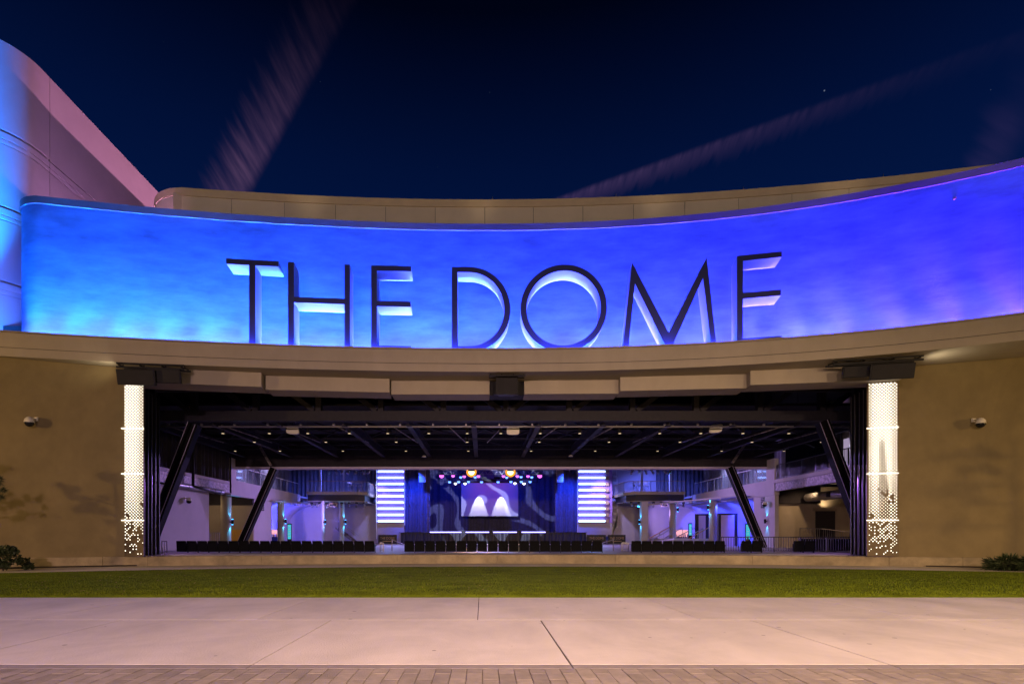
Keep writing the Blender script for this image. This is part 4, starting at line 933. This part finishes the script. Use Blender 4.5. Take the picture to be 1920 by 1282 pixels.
for q, y in LIST_white: fixture(q, y, 'white_glow', .16, 'small white star bright stage lamp below the blue ones, '+ORD[LIST_white.index((q, y))]+' from the single banner', 'white stage lamps')
for q in (857, 876, 986): pass
# line array loudspeakers
for q, lab in ((791.5, 'tall grey line array loudspeaker before the curtain by the single banner side'), (1050, 'tall grey line array loudspeaker before the curtain by the bars with gold ends')):
    rt = thing('line_array', lab, 'loudspeaker', (PX(q, 59), 59, PZ(904, 59)))
    for k in range(5):
        y0 = 874+k*6; fbox('cabinet', 'duct_metal', rt, q-6.3+.2*k, y0, q+6.3, y0+5.6, 59+.03*k, .5)
# LED bar walls beside the stage
def led_wall(q0, q1, qb0, qb1, lab, gold):
    rt = thing('light_bar_wall', lab, 'light wall', (PX((q0+q1)/2, 60.4), 60.4, PZ(1013, 60.4)))
    Y = 60.6
    fbox('backing', 'bar_backing', rt, q0, 868, q1, 980, Y, .1); fbox('base_panel', 'interior_plaster', rt, q0, 980.2, q1, 1018, Y+.02, .1)
    fbox('edge_trim', 'white_paint', rt, q0-1.2, 868, q0-.1, 1010, Y-.25, .3)
    if not gold: fbox('edge_trim', 'white_paint', rt, q1+.1, 868, q1+1.2, 984, Y-.25, .3)
    for k in range(10):
        y = 872.6+k*11.55
        sh = MB().box(PX(qb0, Y), PX(qb1, Y), Y-.32, Y-.005, PZ(y+2.4, Y), PZ(y+1.5, Y)).build('shelf', 'violet_panel', rt)
        MB().tube(P(qb0+1, y, Y-.16), P(qb1-1, y, Y-.16), .12, n=10).build('light_tube', 'led_bar', rt)
        if gold: fbox('gold_end_block', 'stool_tan', rt, qb1+.6, y-3, qb1+7, y+2.8, Y-.3, .28)
led_wall(706, 758, 708, 757.5, 'wall of nine glowing blue bars beside the single banner', False)
led_wall(1084, 1148, 1084.5, 1135, 'wall of nine glowing blue bars with gold end blocks', True)
# white painted logo fragment beside the right bars
b = MB()
Yq = 62.9
for k in range(9):
    y = 890+k*11.55; b.prism([P(1150, y+5.5, Yq), P(1158.5, y+5.5, Yq), P(1157, y+1.5, Yq), P(1148.5, y, Yq)][::-1], (0, .03, 0))
b.prism([P(1156, 880, Yq), P(1158, 900, Yq), P(1158.5, 960, Yq), P(1155, 990, Yq), P(1148, 1001, Yq), P(1133, 1000, Yq), P(1119, 987, Yq), P(1128, 987, Yq), P(1140, 997, Yq), P(1146, 987, Yq), P(1156, 987, Yq)][::-1], (0, .03, 0)).build('wall_graphic', 'white_paint', hall)
# barricade banners with lettering
def text_mesh(txt, size, name, m, par, loc, rot=(R(90), 0, 0), sx=1.0):
    cu = bpy.data.curves.new(name, 'FONT'); cu.body = txt; cu.size = size; cu.align_x = 'CENTER'; cu.align_y = 'CENTER'; cu.extrude = .004
    to = bpy.data.objects.new('tmp', cu); COL.objects.link(to); dg = bpy.context.evaluated_depsgraph_get(); me = bpy.data.meshes.new_from_object(to.evaluated_get(dg)); bpy.data.objects.remove(to)
    me.materials.clear(); me.materials.append(MATS[m]); me.name = name
    o = bpy.data.objects.new(name, me); COL.objects.link(o); o.parent = par; o.location = Vector(loc)-Vector(wloc(par)); o.rotation_euler = rot; o.scale = (sx, 1, 1); return o
for q0, q1, lab in ((709, 744, 'dark banner lettered in orange below the bar wall without gold ends'), (1101, 1136, 'dark banner lettered in orange leaning by the stage corner'), (1140, 1173, 'creased dark banner lettered in orange beside the broad blue post')):
    Y = 58.6; rt = thing('banner', lab, 'banner', (PX((q0+q1)/2, Y), Y, ZF)); z0 = ZF-.006; z1 = PZ(1002, Y)
    k = 24; b = MB()
    for i in range(k+1):
        x = PX(q0, Y)+(PX(q1, Y)-PX(q0, Y))*i/k; w = .03*math.sin(i*1.1)+.02*math.sin(i*2.3); b.v += [(x, Y+w, z0+.05), (x, Y-w*.5, z1)]
    for i in range(k): b.f.append((2*i, 2*i+2, 2*i+3, 2*i+1)); b.s.append(True)
    b.build('cloth', 'stage_black', rt); MB().bar((PX(q0, Y), Y+.1, z1-.02), (PX(q1, Y), Y+.1, z1-.02), .05).bar((PX(q0, Y)+.03, Y+.1, z0), (PX(q0, Y)+.03, Y+.1, z1), .05).bar((PX(q1, Y)-.03, Y+.1, z0), (PX(q1, Y)-.03, Y+.1, z1), .05).build('frame', 'rail_steel', rt)
    text_mesh('THE DOME', .38, 'lettering', 'stool_tan', rt, (PX((q0+q1)/2, Y), Y-.06, z0+(z1-z0)*.62), sx=.85); MB().box(PX((q0+q1)/2, Y)-.5, PX((q0+q1)/2, Y)+.5, Y-.07, Y-.06, z0+(z1-z0)*.32-.03, z0+(z1-z0)*.32+.03).build('small_print_line', 'stool_tan', rt)
# stairs below the left balcony
st = thing('side_stair', 'steel stair with handrails descending under the balcony', 'stair', (PX(655, 60), 60, ZF))
for k in range(10):
    x = PX(670, 60)-.22*k; MB().box(x-.24, x, 59.4, 60.6, ZF+.17*k+.12, ZF+.17*k+.17).build('tread', 'steel_beam', st)
for y in (59.35, 60.65): MB().bar((PX(670, 60), y, ZF+.9), (PX(670, 60)-2.3, y, ZF+2.7), .05).build('handrail', 'rail_steel', st); MB().bar((PX(670, 60), y, ZF+.05), (PX(670, 60)-2.3, y, ZF+1.8), .06, .2).build('stringer', 'steel_beam', st)
# broad stair on the right with raking yellow handrails
st = thing('broad_stair', 'broad concrete stair with raking metal handrails before the blue vault', 'stair', (PX(1270, 52), 52, ZF))
for k in range(5): MB().box(PX(1215, 52)+.5*k, PX(1335, 52)+.3, 50.5, 56, ZF-.006+.13*k, ZF-.006+.13*(k+1)-.002).build('step', 'floor_concrete', st)
for i, (a, c) in enumerate((((1217, 1009), (1255, 988)), ((1227, 1009), (1262, 989)), ((1243, 1010), (1280, 988)), ((1262, 1010), (1305, 988)), ((1282, 1011), (1318, 990)), ((1285, 1013), (1330, 988)))):
    Y = 54-.6*i; m_ = 'rail_wood' if i in (0, 5) else 'rail_steel'
    MB().tube(P(*a, Y), P(*c, Y), .045, n=8).build('handrail', m_, st)
    for f in (0, .5, 1): p = P(*a, Y).lerp(P(*c, Y), f); MB().tube((p.x, p.y, ZF-.006), p, .03, n=6).build('post', 'rail_steel', st)
# lit displays and the pink bar shelf
for q0, q1, y0, y1, Y, lab in ((539.5, 545.5, 983, 1010, 52, 'tall cyan display screen beside the round column by the pink bar'), (1292, 1297, 982, 1003, 51, 'tall cyan display screen behind the raking handrails'), (1399, 1406, 983, 1010, 44.5, 'tall cyan display screen beside the raking column')):
    rt = thing('display_totem', lab, 'display', (PX((q0+q1)/2, Y), Y, ZF)); fbox('case', 'black_metal', rt, q0-.8, y0-2, q1+.8, 1003+1000*(CH-ZF)/Y-.2, Y, .12); fbox('screen', 'screen_cyan', rt, q0, y0, q1, y1, Y-.012, .01)
    for k in range(5):
        yy = y0+3+k*(y1-y0)/6; fbox('screen_line', 'white_paint', rt, q0+.8, yy, q1-.8-(k % 2), yy+1.1, Y-.016, .003)
for q0, q1, Y, lab in ((507.5, 519.5, 54, 'pink lit bar shelf with bottles beside the round column'), (1268, 1290, 57, 'pink lit bar shelf with bottles behind the raking handrails')):
    rt = thing('bar_shelf', lab, 'bar', (PX((q0+q1)/2, Y), Y, ZF)); fbox('cabinet', 'stage_black', rt, q0, 1006, q1, 1003+1000*(CH-ZF)/Y-.1, Y-.2, .4); fbox('lit_back', 'bar_glow', rt, q0, 993, q1, 1006, Y, .05)
    for k in range(6):
        x = PX(q0+1+k*(q1-q0-2)/5, Y-.08); MB().lathe((x, Y-.1, PZ(1006, Y-.1)), [(.05, 0), (.05, .2), (.02, .27), (.02, .36)], 8).build('bottle', ['rail_wood', 'rail_steel', 'dark_glass'][k % 3], rt)
ORD = ['first', 'second', 'third', 'fourth', 'fifth', 'sixth', 'seventh', 'eighth', 'ninth', 'tenth', 'eleventh', 'twelfth', 'thirteenth', 'fourteenth', 'fifteenth', 'sixteenth', 'seventeenth', 'eighteenth', 'nineteenth']
# ================================================================== SEATS
def make_seat(lab, grp):
    rt = thing('auditorium_seat', lab, 'seat', (0, 0, 0), grp); w = .575
    b = MB(); z0, z1 = .06, .66
    vs = [(-w/2+.01, 0, z0), (w/2-.03, 0, z0), (w/2-.025, 0, .42), (w/2-.06, -.05, z1-.02), (w/2-.09, -.055, z1), (-w/2+.03, -.055, z1), (-w/2+.012, -.05, z1-.02), (-w/2+.01, 0, .42)]
    b.prism(vs, (0, .11, 0)).build('backrest', 'seat_black', rt, bevel=.012)
    MB().box(-w/2+.03, w/2-.05, .12, .24, .10, .50).build('seat_cushion', 'seat_black', rt, bevel=.02)
    MB().box(w/2-.022, w/2+.018, .02, .42, .37, .42).build('armrest', 'seat_black', rt)
    MB().box(w/2-.012, w/2+.008, .06, .20, 0, .37).build('standard', 'black_metal', rt)
    return rt
blocks = [(330.5, 19, 'black padded seat, %s from the narrow pylon, in the row before the yellow door', 'seat row before the yellow door'), (757.8, 19, 'black padded seat, %s from the single banner side, in the row before the stage', 'seat row before the stage'),
          (1184, 9, 'black padded seat, %s from the twin banners, in the row before the broad stair', 'seat row before the broad stair'), (1391, 2, 'black padded seat, %s from the broad stair, in the pair before the raking column foot', 'seat pair by the column foot'), (1489, 2, 'black padded seat, %s from the raking column, in the pair beside the covered tables', 'seat pair by the tables')]
YSE = 31.2 if False else 29.6
SP = 19.6*YSE/F
for q0, n_, lab, grp in blocks:
    pr_ = make_seat(lab, grp)
    for i in range(n_):
        t_ = pr_ if i == 0 else copy_tree(pr_); t_.location = (PX(q0, YSE)+SP*(i+.5), YSE, ZF-.008); t_['label'] = lab % ORD[i]
# covered tables beside the right seats
for i, (q, Y) in enumerate(((1518, 32.5), (1552, 32.0), (1580, 33.2))):
    x = PX(q, Y); rt = thing('high_table', 'black cloth covered table behind the railing, '+ORD[2-i]+' from the wide pylon', 'table', (x, Y, ZF-.008), 'covered tables by the pylon'); z = ZF-.006
    MB().lathe((x, Y, z+.74), [(.55, 0), (.55, .03)], 20).build('tabletop', 'stage_black', rt); MB().lathe((x, Y, z), [(.44, 0), (.5, .35), (.54, .735)], 20).build('cloth', 'seat_black', rt)
# ================================================================== PLANTS
def leaf_cloud(rx, ry, rz, c, n, size, mat_, name, par, spiky=False, seed=1):
    rs = np.random.RandomState(seed); b = MB()
    cl = [(rs.normal(0, .42, 3)*np.array([rx, ry, rz]), rs.uniform(.25, .5)) for _ in range(16)]
    for i in range(n):
        cc, cr = cl[rs.randint(len(cl))]; d = rs.normal(0, 1, 3); d /= np.linalg.norm(d); p = np.array(c)+cc+d*cr*np.array([rx, ry, rz])*rs.uniform(.5, 1.1)
        p[2] = max(p[2], c[2]-rz*.95)
        out = p-np.array(c); out /= (np.linalg.norm(out)+1e-6); ax = out+rs.normal(0, .6 if not spiky else .35, 3); ax /= np.linalg.norm(ax); sd = np.cross(ax, rs.normal(0, 1, 3)); sd /= np.linalg.norm(sd)
        s = size*rs.uniform(.6, 1.4); w = s*(.38 if not spiky else .07)
        b.add([p, p+ax*s*.5+sd*w, p+ax*s, p+ax*s*.5-sd*w], [(0, 1, 2, 3)])
    return b.build(name, mat_, par)
def shrub(q, Y, w, h, n, lab, spiky=False, seed=1, size=.09):
    x = PX(q, Y); rt = thing('shrub', lab, 'shrub', (x, Y, .03))
    leaf_cloud(w, w*.7, h/2, (x, Y, .05+h/2), n, size, 'shrub_leaf', 'foliage', rt, spiky, seed)
    rs = random.Random(seed); b = MB()
    for k in range(7): b.tube((x, Y, .03), (x+rs.uniform(-.6, .6)*w, Y+rs.uniform(-.3, .3)*w, h*.75), .018, .006, n=5)
    b.build('stem', 'bark', rt)
shrub(6, 20.6, .50, 1.0, 2400, 'rounded dark leafy shrub at the foot of the tan wall by the narrow pylon', False, 3)
shrub(50, 21.3, .22, .36, 600, 'tiny shrub on the mulch beside the rounded dark shrub', False, 5, .07)
shrub(1888, 21.2, .75, .5, 2200, 'low spiky juniper shrub at the foot of the tan wall by the wide pylon', True, 7, .22)
shrub(1935, 20.6, .7, .5, 1600, 'low spiky juniper shrub at the outer end of the mulch bed', True, 9, .22)
def pine(x, Y, h, lab, seed, branches):
    rt = thing('pine_tree', lab, 'tree', (x, Y, 0)); rs = np.random.RandomState(seed)
    MB().tube((x, Y, 0), (x+.1, Y, h*.55), .13, .09, n=10).tube((x+.1, Y, h*.55), (x, Y+.1, h), .09, .02, n=10).build('trunk', 'bark', rt)
    limb = MB(); nd = MB()
    for (z, ang, ln) in branches:
        a = np.array([x, Y, z]); d = np.array([math.cos(ang), math.sin(ang), .22]); tip = a+d*ln; limb.tube(tuple(a), tuple(tip), .035, .01, n=6)
        for k in range(7):
            base = a+(tip-a)*(.35+.65*k/6)+rs.normal(0, .12, 3)*np.array([1, 1, .8]); limb.tube(tuple(a+(tip-a)*(.3+.6*k/6)), tuple(base), .012, .006, n=4)
            for j in range(170):
                v = rs.normal(0, 1, 3); v[2] += .4; v /= np.linalg.norm(v); s = rs.uniform(.10, .2); sd = np.cross(v, rs.normal(0, 1, 3)); sd /= np.linalg.norm(sd); p = base+v*.04
                nd.add([p-sd*.006, p+sd*.006, p+v*s], [(0, 1, 2)])
    limb.build('limb', 'bark', rt); nd.build('crown', 'pine_needle', rt)
pine(PX(-85, 20), 20, 4.6, 'young dark pine reaching a branch before the tan wall', 4, [(3.1, .15, 1.65), (2.55, -.05, 1.75), (2.9, .6, .9), (3.6, 2.2, .9), (3.3, 3.4, 1.0), (3.9, 5, .8), (4.3, 1, .6), (2.4, 4.2, 1.0), (3.4, -.7, .8)])
pine(25.2, 19.0, 5.6, 'young pine outside the juniper bed casting a shadow on the tan wall', 6, [(4.4, 2.6, 1.5), (3.6, 2.9, 1.7), (3.0, 3.3, 1.6), (5.0, 3.0, 1.0), (4.0, 1.2, 1.1), (4.2, 4.6, 1.1), (3.2, .4, 1.2), (4.8, .2, .9)])
# lamp posts that light the plaza (behind the camera and beside the frame)
for i, (p, t, c, w, a, b_) in enumerate(PLAZA_LAMPS):
    rt = thing('lamp_post', ['black lamp post standing on the plaza between two others', 'black lamp post at the purple side of the plaza', 'black lamp post at the juniper side of the plaza'][i], 'lamp post', (p[0], p[1]-.6, 0))
    MB().tube((p[0], p[1]-.6, -.01), (p[0], p[1]-.6, p[2]+.3), .09, .06, n=12).build('pole', 'black_metal', rt); MB().bar((p[0], p[1]-.6, p[2]+.28), (p[0], p[1]+.3, p[2]+.34), .07).build('arm', 'black_metal', rt)
    MB().box(p[0]-.2, p[0]+.2, p[1]-.15, p[1]+.5, p[2]+.36, p[2]+.46).build('head', 'black_metal', rt)
# ================================================================== INTERIOR LIGHT
spot('soffit_spill_light', (-15.95, 23.1, 8.35), (-17.0, 23.15, 8.96), (1, .84, .56), 50, 120, 1, .1); spot('soffit_spill_light', (18.9, 22.5, 8.15), (19.6, 22.2, 8.96), (1, .84, .56), 45, 140, 1, .1)  # added spots standing in for pylon light that leaks onto the soffit
# violet stage wash over the house and side walls, blue backlight, warm recess lamps
VIO = (.46, .28, 1.0)
for q in (850, 990):
    spot('stage_wash_light', tuple(P(q, 893, 60.3)), (XL+2, 36, 2.5), VIO, 10000, 62, .7, .2)
    spot('stage_wash_light', tuple(P(q, 893, 60.3)), (XR-2, 38, 2.5), VIO, 10000, 62, .7, .2)
spot('floor_wash_light', (1.2, 61, 9.4), (1.2, 46, ZF), (.40, .36, 1), 5000, 90, .6, .3)
spot('stage_blue_light', (-4, 63, 9.4), (-3, 71, 3), (.02, .05, 1), 1700, 110, .8, .3); spot('stage_blue_light', (6, 63, 9.4), (5, 71, 3), (.02, .05, 1), 1700, 110, .8, .3)
spot('curtain_blue_light', (-7.6, 56.8, 8.6), (-7.6, 61, 4.5), (.02, .07, 1), 5200, 75, .8, .2); spot('curtain_blue_light', (9.6, 56.8, 8.6), (9.6, 61, 4.5), (.02, .07, 1), 5200, 75, .8, .2)
spot('stage_purple_light', (1, 62, 9.5), (1, 71, 6), (.6, .12, .9), 800, 70, 1, .3)
for q in (897.5, 939.5): spot('screen_spot_light', tuple(P(q, 903, 67.1)), tuple(P(q, 990, 68.05)), (.85, .88, 1), 3600, 34, .12, .05)
spot('vault_blue_light', (-20.6, 55, 1.0), (-21, 55, 4), (.06, .06, 1), 1500, 150, .8, .2); spot('vault_blue_light', (-19.2, 51.5, 3.6), (-21.5, 56, 2.5), (.06, .08, 1), 1600, 130, .8, .2)
for y in (46.5, 50, 54, 58): spot('vault_blue_light', (XR-.4, y, 4.2), (XR+2.4, y+.5, 1.6), (.03, .05, 1), 2000, 120, .8, .2)
spot('arcade_light', (-14.5, 54, 3.8), (-20, 60, 3.2), (.42, .28, 1), 1500, 60, .5, .1); spot('arcade_light', (17.5, 54, 3.8), (22, 60, 3.2), (.42, .28, 1), 1500, 60, .5, .1)
spot('recess_light', (-22, 41.5, 5.0), (-21.6, 45, 1.0), (1, .70, .38), 170, 120, .8, .1); spot('recess_light', (25, 40.5, 5.0), (25.5, 43, 1.0), (1, .66, .34), 210, 120, .8, .1)
spot('door_light', (PX(1548, 42.5), 42.5, 3.7), (PX(1548, 42.9), 43, 4.3), (1, .72, .4), 60, 120, 1, .05); spot('recess_light', (29.0, 40.8, 3.9), (29.6, 40.8, 1.5), (1, .66, .34), 90, 110, .8, .1)
for q in (255+18, 1617): spot('jamb_light', (PX(q, 25.8), 27.6 if False else 26.3, 4.6), (PX(q, 26.5), 26.6, 1.0), (.60, .26, 1), 260, 100, .8, .05)
spot('balcony_light', (-15, 57, 9.5), (-16, 59, 6), (.10, .14, 1), 5000, 120, .8, .2); spot('balcony_light', (18, 57, 9.5), (19, 59, 6), (.10, .14, 1), 5000, 120, .8, .2)
for y in (45, 51): spot('balcony_light', (XL-.6, y, 9.5), (XL-1.2, y, 6), (.55, .5, 1), 1500, 110, .8, .2); spot('balcony_light', (XR+.6, y, 9.5), (XR+1.2, y, 6), (.5, .5, 1), 1500, 110, .8, .2)
spot('gallery_light', (XR+2.5, 37.5, 8.3), (XR+3.2, 37.5, 6.2), (.8, .7, 1), 220, 120, .8, .1)
spot('graphic_fill_light', (12.5, 57.5, 8), (14.6, 63, 4), (.5, .42, 1), 2200, 60, .7, .2); spot('stair_wall_light', (-10.5, 57.5, 8), (-14, 63, 3), (.34, .34, 1), 1600, 60, .7, .2)  # graphic spot is an added fill standing in for light from the bars
spot('roof_fill_light', (1, 35, 1.2), (1, 34, 8), (.40, .32, .9), 600, 150, .8, .5)  # added low uplight, faintly lifts the dark roof steel
# projected swirl pattern over the stage curtains (a real patterned projector hung under the valance)
gb = spot('pattern_projector_light', (1.0, 43.6, 6.5), (1.0, 66, 4.2), (.55, .62, 1), 27000, 44, .12, .02)
gl = gb.data; gl.use_nodes = True; t = gl.node_tree; t.nodes.clear()
o_ = t.nodes.new('ShaderNodeOutputLight'); em = t.nodes.new('ShaderNodeEmission'); t.links.new(em.outputs[0], o_.inputs[0])
tcn = t.nodes.new('ShaderNodeTexCoord'); sp_ = t.nodes.new('ShaderNodeSeparateXYZ'); t.links.new(tcn.outputs['Normal'], sp_.inputs[0])
dx = t.nodes.new('ShaderNodeMath'); dx.operation = 'DIVIDE'; t.links.new(sp_.outputs['X'], dx.inputs[0]); t.links.new(sp_.outputs['Z'], dx.inputs[1])
dy_ = t.nodes.new('ShaderNodeMath'); dy_.operation = 'DIVIDE'; t.links.new(sp_.outputs['Y'], dy_.inputs[0]); t.links.new(sp_.outputs['Z'], dy_.inputs[1])
cb = t.nodes.new('ShaderNodeCombineXYZ'); t.links.new(dx.outputs[0], cb.inputs[0]); t.links.new(dy_.outputs[0], cb.inputs[1])
wv_ = t.nodes.new('ShaderNodeTexWave'); wv_.wave_type = 'BANDS'; wv_.bands_direction = 'DIAGONAL'; t.links.new(cb.outputs[0], wv_.inputs['Vector']); wv_.inputs['Scale'].default_value = 2.6; wv_.inputs['Distortion'].default_value = 7.5; wv_.inputs['Detail'].default_value = 0; wv_.inputs['Detail Scale'].default_value = 2.2
mr_ = t.nodes.new('ShaderNodeMapRange'); mr_.interpolation_type = 'SMOOTHSTEP'; t.links.new(wv_.outputs['Fac'], mr_.inputs[0]); mr_.inputs[1].default_value = .78; mr_.inputs[2].default_value = .82
t.links.new(mr_.outputs[0], em.inputs['Strength']); em.inputs[0].default_value = (1, 1, 1, 1)
